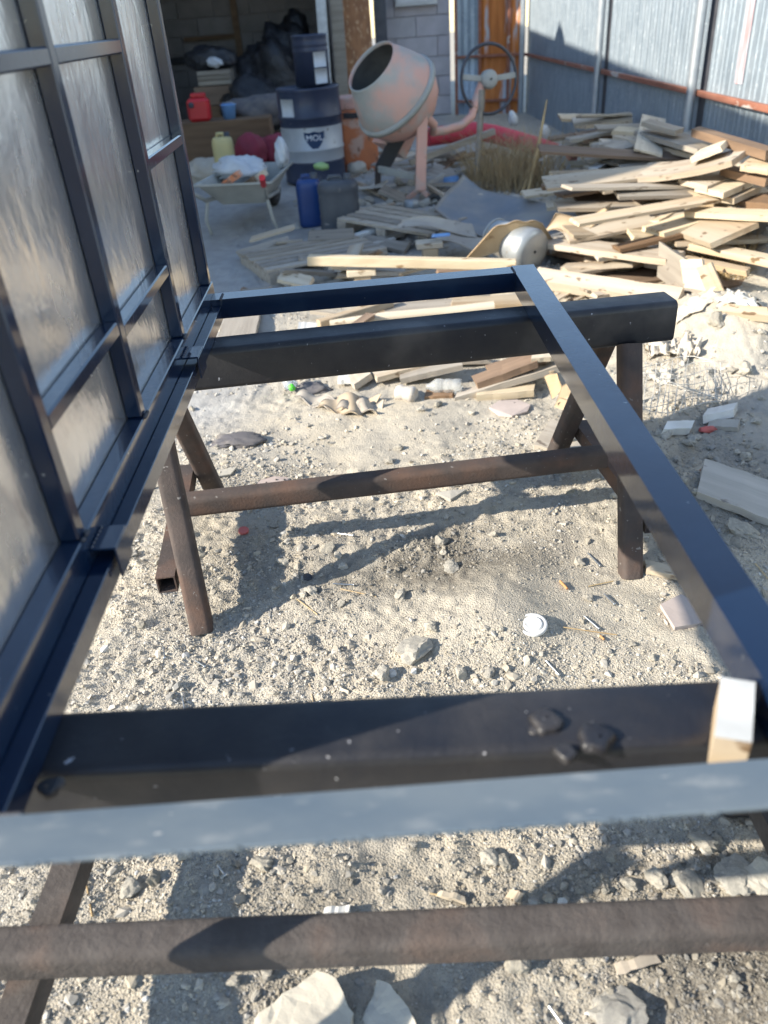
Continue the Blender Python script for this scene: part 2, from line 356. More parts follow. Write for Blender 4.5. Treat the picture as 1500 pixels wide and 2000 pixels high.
M['fence_post'] = mat('galvanised_post', (0.36, 0.39, 0.42), (0.44, 0.46, 0.48), scale=12, rough=0.45, metal=0.6)
M['rust_rail'] = mat('rusty_red_rail', (0.23, 0.085, 0.05), (0.30, 0.13, 0.085), scale=14, rough=0.8, c3=(0.45, 0.40, 0.36), c3scale=9, c3t=0.64, stretch=(1, 0.4, 1))
M['rust_sheet'] = mat('rust_stained_sheet', (0.36, 0.11, 0.022), (0.52, 0.18, 0.04), scale=5, rough=0.7, stretch=(2.2, 2.2, 0.35), c4=(0.40, 0.42, 0.45), c4scale=2.4, c4t=0.56, softness=0.03, bump=0.001)
M['red_mark'] = mat('faded_red_spray', (0.50, 0.20, 0.19), (0.36, 0.42, 0.47), scale=9, rough=0.6, stretch=(1, 2.5, 0.4))
M['black_rubber'] = mat('black_rubber', (0.022, 0.022, 0.024), (0.04, 0.038, 0.036), scale=8, rough=0.7)
M['dark_steel'] = mat('dark_old_steel', (0.055, 0.058, 0.070), (0.085, 0.085, 0.095), scale=10, rough=0.55, metal=0.3, bump=0.0006)
M['osb'] = mat('orange_brown_board', (0.42, 0.20, 0.09), (0.26, 0.12, 0.06), scale=9, rough=0.8, c3=(0.56, 0.34, 0.19), c3scale=24, c3t=0.6, stretch=(1, 1, 0.5))
M['tub'] = mat('zinc_tub', (0.28, 0.30, 0.31), (0.38, 0.40, 0.41), scale=5, rough=0.38, rough2=0.55, metal=0.5, c3=(0.32, 0.29, 0.25), c3scale=9, c3t=0.64)
M['tile'] = mat('pinkish_tile', (0.52, 0.42, 0.37), (0.44, 0.36, 0.32), scale=8, rough=0.8, bump=0.0008, rnd=0.1)
M['conc'] = mat('concrete_piece', (0.45, 0.415, 0.345), (0.35, 0.325, 0.28), scale=5, rough=0.92, bump=0.0025, bscale=50, rnd=0.1)
M['stone'] = mat('stone', (0.46, 0.42, 0.345), (0.33, 0.305, 0.26), scale=3, rough=0.9, bump=0.0018, bscale=70, rnd=0.25)
M['pet'] = mat('clear_bottle', (0.80, 0.82, 0.82), rough=0.14, trans=0.75, ior=1.3, bump=0.002, bscale=25)
M['milky'] = mat('milky_bottle', (0.62, 0.58, 0.52), (0.55, 0.50, 0.45), scale=14, rough=0.4, trans=0.2, ior=1.3)
M['green_cap'] = mat('bright_green_cap', (0.10, 0.62, 0.05), rough=0.4)
M['greenwrap'] = mat('dull_green_wrap', (0.20, 0.36, 0.12), (0.3, 0.42, 0.2), scale=9, rough=0.5)
M['rag'] = mat('dirty_rag', (0.105, 0.10, 0.11), (0.16, 0.145, 0.135), scale=14, rough=0.95, bump=0.002, bscale=40)
M['paper'] = mat('crumpled_paper', (0.54, 0.49, 0.41), (0.46, 0.41, 0.34), scale=9, rough=0.85, bump=0.002, bscale=30)
M['nail'] = mat('bright_nail', (0.44, 0.47, 0.50), rough=0.35, metal=0.9)
M['wire'] = mat('mesh_wire', (0.55, 0.53, 0.49), rough=0.5, metal=0.5)
M['straw'] = mat('dry_straw', (0.46, 0.345, 0.19), (0.36, 0.25, 0.13), scale=5, rough=0.85, rnd=0.15)
M['butt'] = mat('orange_filter', (0.48, 0.24, 0.10), rough=0.8)
M['redlid'] = mat('faded_red_lid', (0.56, 0.13, 0.11), (0.46, 0.12, 0.10), scale=20, rough=0.6)
M['whitewood'] = mat('white_face', (0.62, 0.62, 0.60), (0.46, 0.46, 0.44), scale=14, rough=0.7, bump=0.0005)
M['asphalt'] = mat('tar', (0.03, 0.03, 0.034), rough=0.6)

def ground_mat():
    m = bpy.data.materials.new('dusty_ground'); m.use_nodes = True; t = m.node_tree; n = t.nodes; L = t.links; b = n['Principled BSDF']
    tc = n.new('ShaderNodeTexCoord'); V = tc.outputs['Object']
    def noise(sc, det=6, r=0.6):
        x = n.new('ShaderNodeTexNoise'); x.inputs['Scale'].default_value = sc; x.inputs['Detail'].default_value = det; x.inputs['Roughness'].default_value = r; L.new(V, x.inputs['Vector']); return x.outputs[0]
    def rmp(f, a, c):
        x = n.new('ShaderNodeMapRange'); x.interpolation_type = 'SMOOTHSTEP'; x.inputs[1].default_value = a; x.inputs[2].default_value = c; L.new(f, x.inputs[0]); return x.outputs[0]
    def mix(f, a, c):
        x = n.new('ShaderNodeMix'); x.data_type = 'RGBA'
        if hasattr(f, 'links'): L.new(f, x.inputs[0])
        else: x.inputs[0].default_value = f
        for s_, q in ((6, a), (7, c)):
            if hasattr(q, 'links'): L.new(q, x.inputs[s_])
            else: x.inputs[s_].default_value = (*q, 1)
        return x.outputs[2]
    col = mix(rmp(noise(3.5), 0.32, 0.68), (0.455, 0.41, 0.335), (0.395, 0.362, 0.305))
    col = mix(rmp(noise(1.3, 4), 0.46, 0.62), col, (0.49, 0.43, 0.335))
    col = mix(rmp(noise(14), 0.48, 0.68), col, (0.34, 0.31, 0.262))
    col = mix(rmp(noise(170, 3), 0.60, 0.70), col, (0.52, 0.47, 0.39))
    col = mix(rmp(noise(240, 2), 0.62, 0.72), col, (0.17, 0.155, 0.135))
    at = n.new('ShaderNodeAttribute'); at.attribute_name = 'soil'
    sp = n.new('ShaderNodeSeparateColor'); L.new(at.outputs['Color'], sp.inputs[0])
    def mul(f, k):
        x = n.new('ShaderNodeMath'); x.operation = 'MULTIPLY'; L.new(f, x.inputs[0])
        if hasattr(k, 'links'): L.new(k, x.inputs[1])
        else: x.inputs[1].default_value = k
        return x.outputs[0]
    dk = mix(rmp(noise(60, 4), 0.4, 0.65), (0.145, 0.13, 0.108), (0.235, 0.212, 0.175))
    col = mix(sp.outputs[0], col, dk)
    gr = mix(rmp(noise(9), 0.35, 0.65), (0.40, 0.39, 0.37), (0.33, 0.32, 0.305))
    col = mix(sp.outputs[1], col, gr)
    L.new(col, b.inputs['Base Color']); b.inputs['Roughness'].default_value = 0.95; b.inputs['Specular IOR Level'].default_value = 0.2
    bp = n.new('ShaderNodeBump'); bp.inputs['Distance'].default_value = 0.004; L.new(noise(90, 6, 0.7), bp.inputs['Height'])
    bp2 = n.new('ShaderNodeBump'); bp2.inputs['Distance'].default_value = 0.0022
    vo = n.new('ShaderNodeTexVoronoi'); vo.inputs['Scale'].default_value = 210; L.new(V, vo.inputs['Vector']); L.new(vo.outputs['Distance'], bp2.inputs['Height']); bp2.invert = True
    L.new(bp.outputs[0], bp2.inputs['Normal']); L.new(bp2.outputs[0], b.inputs['Normal'])
    return m
M['ground'] = ground_mat()

def attr_mat(name, rough=0.9):
    m = bpy.data.materials.new(name); m.use_nodes = True; t = m.node_tree; n = t.nodes; L = t.links; b = n['Principled BSDF']
    at = n.new('ShaderNodeAttribute'); at.attribute_name = 'tone'
    tc = n.new('ShaderNodeTexCoord'); x = n.new('ShaderNodeTexNoise'); x.inputs['Scale'].default_value = 300; L.new(tc.outputs['Object'], x.inputs['Vector'])
    mx = n.new('ShaderNodeMix'); mx.data_type = 'RGBA'; mx.blend_type = 'MULTIPLY'; mx.inputs[0].default_value = 0.35
    L.new(at.outputs['Color'], mx.inputs[6]); L.new(x.outputs[0], mx.inputs[7])
    L.new(mx.outputs[2], b.inputs['Base Color']); b.inputs['Roughness'].default_value = rough; b.inputs['Specular IOR Level'].default_value = 0.25
    return m
M['gravel'] = attr_mat('gravel_stones')

def soil(x, y):  # dark soil tone, plus one painted shadow strip
    a = np.exp(-((x - 0.12) ** 2 / 0.12 + (y - 1.92) ** 2 / 0.035)) * 1.15
    a = np.maximum(a, np.exp(-((x + 0.42) ** 2 / 0.012 + (y - 1.98) ** 2 / 0.05)) * 0.5)  # strip of painted shade where the far trestle's left tie bar casts its shadow
    a = np.maximum(a, 0.9 * sm(0.12, 0.45, x - 0.4 * (y - 0.6)) * (1 - sm(0.72, 0.86, y)))
    a = np.maximum(a, 0.45 * (1 - sm(0.82, 1.02, y)) * sm(-0.45, -0.2, x))
    a = np.maximum(a, 0.5 * np.exp(-((x - 1.15) ** 2 / 0.15 + (y - 2.35) ** 2 / 0.15)))
    a = a * np.clip(0.95 + 1.4 * fbm(x, y, 6, 4, 41), 0, 1.25)
    g = np.maximum(sm(4.6, 6.2, y) * (1 - sm(1.2, 1.6, x)), 0.35 * sm(0.9, 1.5, x) * sm(2.0, 2.5, y) * (1 - sm(2.9, 3.3, y)))
    g = np.maximum(g, sm(2.6, 3.2, y) * (1 - sm(-0.75, -0.35, x)))
    return np.clip(a, 0, 1), np.clip(g, 0, 1)

# ------------------------------------------------------------------ the ground
def lines(*seg):
    out = [seg[0][0]]
    for a, b, st in seg:
        k = max(1, int(round((b - a) / st))); out += list(a + (b - a) * (np.arange(k) + 1) / k)
    return np.array(out)
gx = lines((-60, -12, 8), (-12, -3, 1), (-3, -1.0, 0.06), (-1.0, 1.7, 0.0095), (1.7, 2.7, 0.03), (2.7, 6, 0.4), (6, 60, 9))
gy = lines((-60, -6, 9), (-6, 0.2, 0.4), (0.2, 3.2, 0.0095), (3.2, 9, 0.035), (9, 16, 0.35), (16, 60, 8))
X, Y = np.meshgrid(gx, gy, indexing='ij')
Z = terrain(X, Y)
nx, ny = len(gx), len(gy)
me = bpy.data.meshes.new('ground')
vv = np.stack([X, Y, Z], -1).reshape(-1, 3).astype(np.float32)
ii, jj = np.meshgrid(np.arange(nx - 1), np.arange(ny - 1), indexing='ij'); a = (ii * ny + jj).reshape(-1)
ff = np.stack([a, a + ny, a + ny + 1, a + 1], -1).astype(np.int32)
def raw_mesh(me, v, f, smooth=True):
    k = f.shape[1]
    me.vertices.add(len(v)); me.vertices.foreach_set('co', np.ascontiguousarray(v, np.float32).ravel())
    me.loops.add(f.size); me.loops.foreach_set('vertex_index', np.ascontiguousarray(f, np.int32).ravel())
    me.polygons.add(len(f)); me.polygons.foreach_set('loop_start', (np.arange(len(f)) * k).astype(np.int32))
    me.polygons.foreach_set('use_smooth', np.full(len(f), smooth)); me.update(calc_edges=True)
raw_mesh(me, vv, ff)
sa, sg = soil(X.reshape(-1), Y.reshape(-1))
ca = me.attributes.new('soil', 'FLOAT_COLOR', 'POINT'); ca.data.foreach_set('color', np.stack([sa, sg, 0 * sa, 0 * sa + 1], -1).astype(np.float32).ravel())
me.materials.append(M['ground'])
o = bpy.data.objects.new('ground', me); C.objects.link(o); o['kind'] = 'structure'; o['label'] = 'dusty beige yard ground of sand and rubble'

# ------------------------------------------------------------------ house at the left (its shadow lies over the back of the yard)
hs = thing('house', 'plastered house with a tiled roof along the left side of the yard', 'house', (-6.5, 10.2, 0))
MB().box(-9.5, -3.5, 3.75, 17.0, -0.1, 3.76).build('wall', M['plaster'], hs)
b = MB()
for sgn in (0, 1):
    pass
b.add([(-3.25, 3.5, 3.74), (-3.25, 17.2, 4.40), (-6.5, 17.2, 5.6), (-6.5, 3.5, 5.0), (-9.75, 3.5, 3.80), (-9.75, 17.2, 3.80),
       (-3.25, 3.5, 3.88), (-3.25, 17.2, 4.56), (-6.5, 17.2, 5.78), (-6.5, 3.5, 5.16), (-9.75, 3.5, 3.96), (-9.75, 17.2, 3.96)],
      [(0, 1, 2, 3), (3, 2, 5, 4), (6, 9, 8, 7), (9, 10, 11, 8), (0, 6, 7, 1), (4, 5, 11, 10), (0, 3, 9, 6), (3, 4, 10, 9), (1, 7, 8, 2), (2, 8, 11, 5)])
b.build('roof', M['roof'], hs)
MB().lathe((-3.28, 9.45, 4.12), (0, 0, 1), [(0, .30), (.10, .20), (.18, .08), (.25, .03), (.26, .001)], 14).build('shadow_notch_cone', M['roof'], hs)  # unseen cone added only to notch the roof's shadow on the fence

# ------------------------------------------------------------------ garage at the back, block wall
def bricks(parent, x0, x1, z0, z1, y, m, bw=0.6, bh=0.25, dep=0.06, phase=0.0, skip=None):
    """courses of blocks on a wall facing the camera at depth y; each block a mesh of its own sharing one mesh"""
    me_c = {}
    r = 0; z = z0
    while z < z1 - 0.02:
        hh = min(bh, z1 - z); x = x0 - (bw / 2 if r % 2 else 0) - phase
        while x < x1 - 0.02:
            a, c = max(x, x0), min(x + bw, x1)
            if c - a > 0.04:
                key = (round(c - a, 3), round(hh, 3))
                if key not in me_c:
                    q = MB(); q.bbox(0.004, c - a - 0.004, -dep, 0, 0.004, hh - 0.004, 0.005); bo = q.build('brick', m, parent)
                    bo.data.transform(Matrix.Translation(Vector(wloc(parent)))); me_c[key] = bo.data
                else:
                    bo = bpy.data.objects.new('brick', me_c[key]); C.objects.link(bo); bo.parent = parent
                bo.location = Vector((a, y + random.uniform(-0.003, 0.003), z)) - Vector(wloc(parent))
            x += bw
        z += hh; r += 1
gw = thing('garage', 'open block-built garage with a dark cluttered interior', 'garage', (-1.8, 12.6, 0))
q = MB(); q.box(-3.45, -0.22, 15.6, 15.8, 0, 2.7).build('back_wall', M['mortar'], gw)
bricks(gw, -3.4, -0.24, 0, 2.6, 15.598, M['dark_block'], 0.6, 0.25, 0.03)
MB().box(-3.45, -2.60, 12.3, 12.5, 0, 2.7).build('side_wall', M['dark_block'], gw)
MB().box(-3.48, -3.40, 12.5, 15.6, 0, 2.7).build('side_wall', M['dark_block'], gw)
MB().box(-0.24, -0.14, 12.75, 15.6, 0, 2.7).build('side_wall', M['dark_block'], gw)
MB().box(-3.5, 0.62, 12.28, 15.9, 2.70, 2.85).build('roof', M['mortar'], gw)
q = MB(); q.box(-3.38, -0.25, 15.50, 15.565, 0.86, 0.96); q.build('shelf_beam', M['asphalt'], gw)
q = MB(); q.box(-1.90, -1.80, 15.44, 15.50, 0, 2.6); q.build('post', M['brown_wood'], gw)
q = MB(); q.box(-2.75, -1.90, 15.46, 15.50, 1.18, 1.24); q.build('rail', M['brown_wood'], gw)
fl = MB(); fl.box(-3.4, 0.5, 9.6, 15.6, -0.05, 0.012); o = fl.build('garage_floor', M['conc']); tag(o, 'grey concrete slab at the garage mouth', kind='structure')
# white post and pale board beside the opening
a0, a1 = P(640, 200, 1, 12.2), P(622, -60, 1, 12.2)
q = MB(); q.beam((a0[0], 12.2, 0), (a1[0], 12.2, 2.0), 0.13, 0.10, (0, 1, 0)); o = q.build('wooden_post', M['whitewood']); tag(o, 'whitewashed leaning wooden post at the edge of the garage opening', 'post')
a0, a1 = P(668, 170, 1, 12.4), P(655, -60, 1, 12.4)
q = MB(); q.beam((a0[0], 12.42, 0), (a1[0] - 0.02, 12.42, 2.1), 0.17, 0.03, (0, 1, 0)); o = q.build('standing_board', M['grey_wood']); tag(o, 'pale upright board leaning between white post and orange-brown sheet', 'board')
q = MB(); q.beam((0.13, 12.62, 0), (0.10, 12.70, 2.2), 0.42, 0.02, (0, 1, 0)); o = q.build('particle_board', M['osb']); tag(o, 'orange-brown particle board standing in the gap beside the block wall', 'board')
q = MB(); q.box(0.38, 0.55, 12.9, 13.1, 0, 2.4); o = q.build('steel_column', M['dark_steel']); tag(o, 'dark grey column at the left end of the block wall', 'column', kind='thing')
bw = thing('block_wall', 'pale grey wall of large aerated blocks behind the cement mixer', 'wall', (1.0, 13.5, 0))
MB().box(0.56, 1.50, 13.5, 13.74, -0.1, 2.6).build('core', M['mortar'], bw)
bw['kind'] = 'thing'
bricks(bw, 0.56, 1.50, 0.0, 2.6, 13.498, M['block'], 0.62, 0.262, 0.03, 0.18)
bx = thing('meter_box', 'white box fixed high on the block wall', 'box', (1.05, 13.4, 1.42))
a0 = P(772, 14, 1, 13.4); a1 = P(853, 8, 1, 13.4)
MB().bbox(a0[0], a1[0], 13.32, 13.465, a0[2], a0[2] + 0.5, 0.01).build('body', M['whitep'], bx)
MB().bbox(a0[0] + .03, a1[0] - .03, 13.305, 13.319, a0[2] + 0.04, a0[2] + 0.46, 0.004).build('cover', M['whitep'], bx)

# ------------------------------------------------------------------ metal fence
fx = 2.53
fe = thing('metal_fence', 'tall galvanised corrugated sheet fence behind the heap of boards', 'fence', (fx, 6, 0))
posts = [12.95, 8.95, 6.40, 3.85, 1.3, -1.25]
def corr(y0, y1, z0, z1, x, along='y'):
    q = MB(); pitch = 0.165; n = int((y1 - y0) / pitch); g = []
    u = [y0]
    prof = [(0.0, 0), (0.012, 0.006), (0.020, 0.006), (0.032, 0), (0.078, 0.0), (0.083, 0.0035), (0.088, 0.0035), (0.093, 0)]
    pts = []
    for k in range(n + 1):
        for (dy, dx) in prof:
            yy = y0 + k * pitch + dy
            if yy <= y1: pts.append((yy, dx))
    pts.append((y1, 0))
    zs = np.linspace(z0, z1, 5)
    g = np.array([[(x - dx, yy, z) if along == 'y' else (yy, x - dx, z) for z in zs] for (yy, dx) in pts])
    q.patch(g if along == 'y' else g[:, ::-1], 0.002)
    q.sm = [False] * len(q.sm)
    return q
for k in range(5):
    y1, y0 = posts[k] - 0.05, posts[k + 1] + 0.05
    corr(y0, y1, -0.05, 2.3, fx + 0.035).build('corrugated_panel', M['fence'], fe)
    for z in (0.75, 2.1):
        q = MB(); q.bbox(fx - 0.022, fx + 0.012, y0 - 0.05, y1 + 0.05, z - 0.02, z + 0.02, 0.003); q.build('rail', M['rust_rail'], fe)
for y in posts:
    q = MB(); q.tube([(fx - 0.055, y, -0.05), (fx - 0.055, y, 2.35)], 0.034, 14); q.build('post', M['fence_post'], fe)
    q = MB(); q.box(fx + 0.030, fx + 0.036, y - 0.06, y + 0.06, -0.05, 2.3); q.build('gap_shade_strip', M['dark_steel'], fe)  # darkness of the gap at each post, put in as a dark strip
q = MB(); a0 = P(1450, 25, 0, fx + 0.014); a1 = P(1440, 175, 0, fx + 0.014)
q.box(fx + 0.0265, fx + 0.0283, a1[1] - 0.03, a1[1] + 0.09, a1[2] + 0.03, a0[2] + 0.35); q.build('red_paint_streak', M['red_mark'], fe)
rg = thing('rusty_sheet_gate', 'rust stained sheet metal gate between block wall and fence', 'gate', (2.0, 13.1, 0))
def segp(t): return np.array([1.56 + (2.46 - 1.56) * t, 13.32 + (12.98 - 13.32) * t, 0])
def gsheet(t0, t1, m, nm, dz=0):
    g = []
    for t in np.linspace(t0, t1, 26):
        w = 0.012 * (0.5 + 0.5 * math.sin(t * 60))
        p = segp(t); g.append([(p[0], p[1] - w, z) for z in np.linspace(0, 2.3, 4)])
    q = MB(); q.patch(np.array(g), 0.002); q.build(nm, m, rg)
gsheet(0.02, 0.36, M['fence'], 'sheet'); gsheet(0.37, 0.80, M['rust_sheet'], 'rusty_sheet'); gsheet(0.81, 0.98, M['rust_sheet'], 'rusty_sheet')
for t in (0.0, 0.365, 0.805, 0.99):
    p = segp(t); q = MB(); q.bbox(p[0] - 0.02, p[0] + 0.02, p[1] - 0.06, p[1] - 0.02, 0, 2.35); q.build('post', M['rust_rail'] if t < 0.9 else M['fence_post'], rg)
for z in (0.18, 0.76, 2.0):
    p, r = segp(0.02), segp(0.97); q = MB(); q.beam((p[0], p[1] - 0.05, z), (r[0], r[1] - 0.05, z), 0.03, 0.035); q.build('rail', M['rust_rail'], rg)

# ------------------------------------------------------------------ the welded steel structure: lying frame + upright sheeted panel
ZT, ZB = 0.74, 0.682
st = thing('welded_structure', 'dark blue-grey welded steel frame with an upright metal-sheeted side lying on two trestles', 'metal frame', (0.02, 1.4, ZB))
xl0, xl1, xr0, xr1, yn0, yn1, yf0, yf1 = -0.4476, -0.420, 0.432, 0.498, 0.462, 0.518, 2.235, 2.300
def skew(p): return p
q = MB(); q.bbox(xl0, xl1, yn1 + 0.001, yf0 - 0.0125, ZB, 0.7205, 0.0015); q.build('left_bar', M['paint'], st)
q = MB(); q.hexa([(0.410, yn0 + 0.003, ZB), (0.470, yn0 + 0.003, ZB), (xr1, yf1 + 0.04, ZB), (xr0, yf1 + 0.04, ZB), (0.410, yn0 + 0.003, ZT), (0.470, yn0 + 0.003, ZT), (xr1, yf1 + 0.04, ZT), (xr0, yf1 + 0.04, ZT)]); q.build('right_bar', M['paint'], st)
fl_x = -0.4475
q = MB(); q.hexa([(fl_x, yf0 - 0.01, ZB + .001), (xr0 + 0.006, yf0 + 0.035, ZB + .001), (xr0 + 0.006, yf1 + 0.036, ZB + .001), (fl_x, yf1 - 0.01, ZB + .001),
                  (fl_x, yf0 - 0.01, ZT - .001), (xr0 + 0.006, yf0 + 0.035, ZT - .001), (xr0 + 0.006, yf1 + 0.036, ZT - .001), (fl_x, yf1 - 0.01, ZT - .001)]); q.build('far_bar', M['paint'], st)
q = MB(); q.bbox(-0.80, 0.98, yn0, yn1, ZT - 0.003, ZT + 0.003, 0.0015); q.bbox(-0.80, 0.98, yn1 - 0.006, yn1 - 0.0005, ZB + 0.002, ZT - 0.0035, 0.001)
for k in range(70):                                                     # the rough burnt lower edge
    x = -0.6 + 1.56 * random.random(); q.bbox(x, x + random.uniform(.003, .012), yn0 - random.uniform(.0005, .002), yn0 + .002, ZT - .0028, ZT + .0026, .0005)
q.build('near_bar', M['sunlit_dusty_paint'], st)
# two short upside-down channel clips welded to the rail, hooked over the left bar
for y0, y1 in ((0.985, 1.050), (1.765, 1.840)):
    q = MB(); q.bbox(-0.4477, -0.4085, y0, y1, 0.7405, 0.7450, 0.0012); q.bbox(-0.4125, -0.4085, y0 + .0004, y1 - .0004, 0.690, 0.7402, 0.001)
    for k in range(6): q.lathe((-0.446, y0 + .006 + (y1 - y0 - .012) * k / 5, 0.7445), (.4, 0, 1), [(-.003, .001), (0, .0045), (.003, .003), (.004, .0006)], 7)
    q.build('channel_clip', M['paint'], st)
# upright panel
bars_y = [0.545, 0.985, 1.405, 1.850, 2.285]
xs, xb = -0.482, -0.451
PT = 2.35
q = MB(); q.box(xs - 0.004, xs, 0.522, 2.31, 0.70, PT); q.build('metal_sheet', M['galv'], st)
for i, y in enumerate(bars_y):
    q = MB(); q.bbox(xs + 0.001, xb, y - 0.015, y + 0.015, 0.7705, PT, 0.003); q.build('upright_bar', M['paint'], st)
def crossbar(i, j, z, w=0.026):
    q = MB(); q.bbox(xs + 0.001, xb - 0.001, bars_y[i] + 0.0155, bars_y[j] - 0.0155, z - w, z, 0.003); q.build('cross_bar', M['paint'], st)
q = MB(); q.bbox(xs + 0.001, xb + 0.003, 0.522, 2.31, 0.712, 0.770, 0.0025); q.build('bottom_rail', M['paint'], st)
crossbar(1, 2, 0.962); crossbar(2, 3, 0.945); crossbar(3, 4, 1.165); crossbar(0, 1, 1.385); crossbar(1, 2, 1.388); crossbar(2, 3, 1.388); crossbar(0, 1, 1.150)
for j in (0, 1, 2, 3): crossbar(j, j + 1, 1.93)
q = MB(); q.bbox(xs + 0.001, xb + 0.003, 0.50, 2.31, PT + 0.001, PT + 0.03, 0.003); q.build('top_rail', M['paint'], st)
for (x, y, dx, dy) in ((xr0 - 0.002, yf0 + 0.036, 0, .05), (xl1 + .001, yf0 - .012, 0, .05), (0.405, yn1 + .002, .05, 0), (xl1 - .02, yn1 + .002, .05, 0)):
    q = MB()
    for k in range(12):
        t = k / 11; q.lathe((x + dx * t, y + dy * t, ZT - .0015), (0, 0, 1), [(-.003, .001), (0, .0042), (.003, .003), (.0042, .0006)], 7)
    q.build('weld_bead', M['dark_steel'], st)
# weld beads where uprights meet the rail
for y in bars_y[1:4]:
    q = MB()
    for k in range(7):
        a = random.uniform(-0.014, 0.014); q.lathe((xb + 0.0035, y + a, 0.7685), (0, 0, 1), [(-.003, 0.001), (0, .0045), (.0035, .003), (.0045, .0006)], 7)
    q.build('weld_bead', M['dark_steel'], st)

# ------------------------------------------------------------------ trestles
def trestle(label, cx, cy, rot, bl, br, bw, m_top, m_leg, m_str, tie_out=0.049, foot=(0.355, 0.37), lx=0.625, rx=0.625, ztop=0.681, bh=0.115, sz=0.19, ext=0.02):
    t = thing('steel_trestle', label, 'trestle', (cx, cy, 0), 'trestles under the steel frame')
    c_, s_ = math.cos(rot), math.sin(rot)
    def R(p): return np.array([cx + p[0] * c_ - p[1] * s_, cy + p[0] * s_ + p[1] * c_, p[2]])
    q = MB(); q.rbar(R((-bl, 0, ztop - bh / 2)), R((br, 0, ztop - bh / 2)), bw, bh, (0, 0, 1), 0.017, 10, .001); q.build('top_beam', m_top, t)
    for (x, sgn) in ((-lx, -1), (rx, 1)):
        for dy, f in ((-1, foot[0]), (1, foot[1])):
            p0, p1 = R((x - sgn * 0.015, dy * f, -0.012)), R((x + sgn * 0.03, dy * 0.072, ztop - bh + 0.014))
            q = MB(); q.rbar(p0, p1, 0.058, 0.062, R((1, 0, 0)) - R((0, 0, 0)), 0.016, 7, .006); q.build('leg', m_leg, t)
        xo = x + sgn * tie_out + sgn * 0.012
        q = MB(); q.hollow(R((xo, -foot[0] * 0.86, 0.125)), R((xo, foot[1] * 0.9, 0.125)), 0.052, 0.052, 0.004); q.build('tie_bar', m_leg, t)
    q = MB(); q.rbar(R((-lx - ext, 0, sz)), R((rx + ext, 0, sz)), 0.062, 0.066, (0, 0, 1), 0.017, 24, .008); q.build('stretcher', m_str, t)
    return t, R
t1, R1 = trestle('dark trestle under the far end of the steel frame with four splayed legs', 0.055, 2.075, math.radians(4.6), 0.70, 0.79, 0.11, M['black_steel'], M['rust_steel'], M['rust_steel'])
t2, R2 = trestle('brown trestle under the near end of the steel frame with tar lumps on its beam', 0.04, 0.655, math.radians(-2.0), 0.70, 0.82, 0.105, M['black_steel'], M['crust_steel'], M['crust_steel'], tie_out=-0.02, lx=0.67, rx=0.62, sz=0.215, ext=0.10)
# hardened tar lumps on the near beam
for (px, py, r) in ((1068, 1408, 0.020), (1165, 1440, 0.022), (1105, 1468, 0.013), (1043, 1425, 0.006), (95, 1535, 0.014), (110, 1530, 0.009)):
    p = P(px, py, 2, 0.684); q = MB(); n = 14; v = []
    q.lathe((p[0], p[1], 0.6815), (0, 0, 1), [(-0.004, r * .95), (0.002, r * .92), (r * .28, r * .84), (r * .38, r * .66), (r * .30, r * .4), (r * .34, r * .08)], 16)
    for arr in q.v:
        arr[:, 0] += 0.15 * r * np.sin(arr[:, 1] * 260); arr[:, 1] += 0.12 * r * np.sin(arr[:, 0] * 300)
    q.build('tar_lump', M['black_steel'], t2)
# ------------------------------------------------------------------ things on and round the frame
def hz(x, y): return tz(x, y)
wb = thing('wood_block', 'small wooden block with a white painted top standing on the near trestle beam', 'wood block', (0.40, 0.62, 0.682))
a0, a1, a2 = P(1395, 1440, 2, 0.73), P(1468, 1452, 2, 0.73), P(1475, 1335, 2, 0.73)
wv = a1 - a0; dv = a2 - a1
q = MB(); lo = np.array([0, 0, -0.048])
q.hexa([a0 + lo, a1 + lo, a1 + dv + lo, a0 + dv + lo, a0, a1, a1 + dv, a0 + dv]); q.build('body', M['wood'], wb)
q = MB(); e = np.array([0, 0, 0.0008]); h_ = np.array([0, 0, 0.0025])
q.hexa([a0 + e, a1 + e, a1 + dv + e, a0 + dv + e, a0 + h_, a1 + h_, a1 + dv + h_, a0 + dv + h_]); q.build('white_top', M['whitewood'], wb)

# ------------------------------------------------------------------ cement mixer
mx_ = thing('cement_mixer', 'faded salmon cement mixer with cement-crusted drum tipped towards the garage', 'cement mixer', (0.5, 7.1, 0))
ax = np.array([-0.58, -0.40, 0.70]); ax /= np.linalg.norm(ax)
rc = P(777, 186, 1, 7.1)
KS = 0.90; rc = rc + np.array([-.02, 0, -.0]); o0 = rc - ax * 0.33 * KS
q = MB(); q.lathe(o0, ax, [(a_ * KS, b_ * KS) for a_, b_ in [(0.0, 0.02), (0.0, 0.13), (0.05, 0.25), (0.14, 0.335), (0.25, 0.378), (0.315, 0.385)]], 40); q.build('drum_base', M['salmon'], mx_)
q = MB(); q.lathe(o0, ax, [(a_ * KS, b_ * KS) for a_, b_ in [(0.300, 0.386), (0.300, 0.412), (0.345, 0.412), (0.345, 0.386)]], 48); q.build('ring_gear', M['cement_plain'], mx_)
q = MB(); q.lathe(o0, ax, [(a_ * KS, b_ * KS) for a_, b_ in [(0.346, 0.386), (0.39, 0.380), (0.48, 0.345), (0.58, 0.297), (0.655, 0.255), (0.675, 0.252), (0.685, 0.245), (0.68, 0.236), (0.655, 0.236)]], 48); dcone = q.build('drum_cone', M['cement'], mx_)
q = MB(); q.lathe(o0, ax, [(a_ * KS, b_ * KS) for a_, b_ in [(0.654, 0.2359), (0.58, 0.285), (0.45, 0.345), (0.30, 0.365), (0.14, 0.32), (0.05, 0.23), (0.01, 0.02)]], 40); q.build('drum_lining', M['drum_in'], dcone)
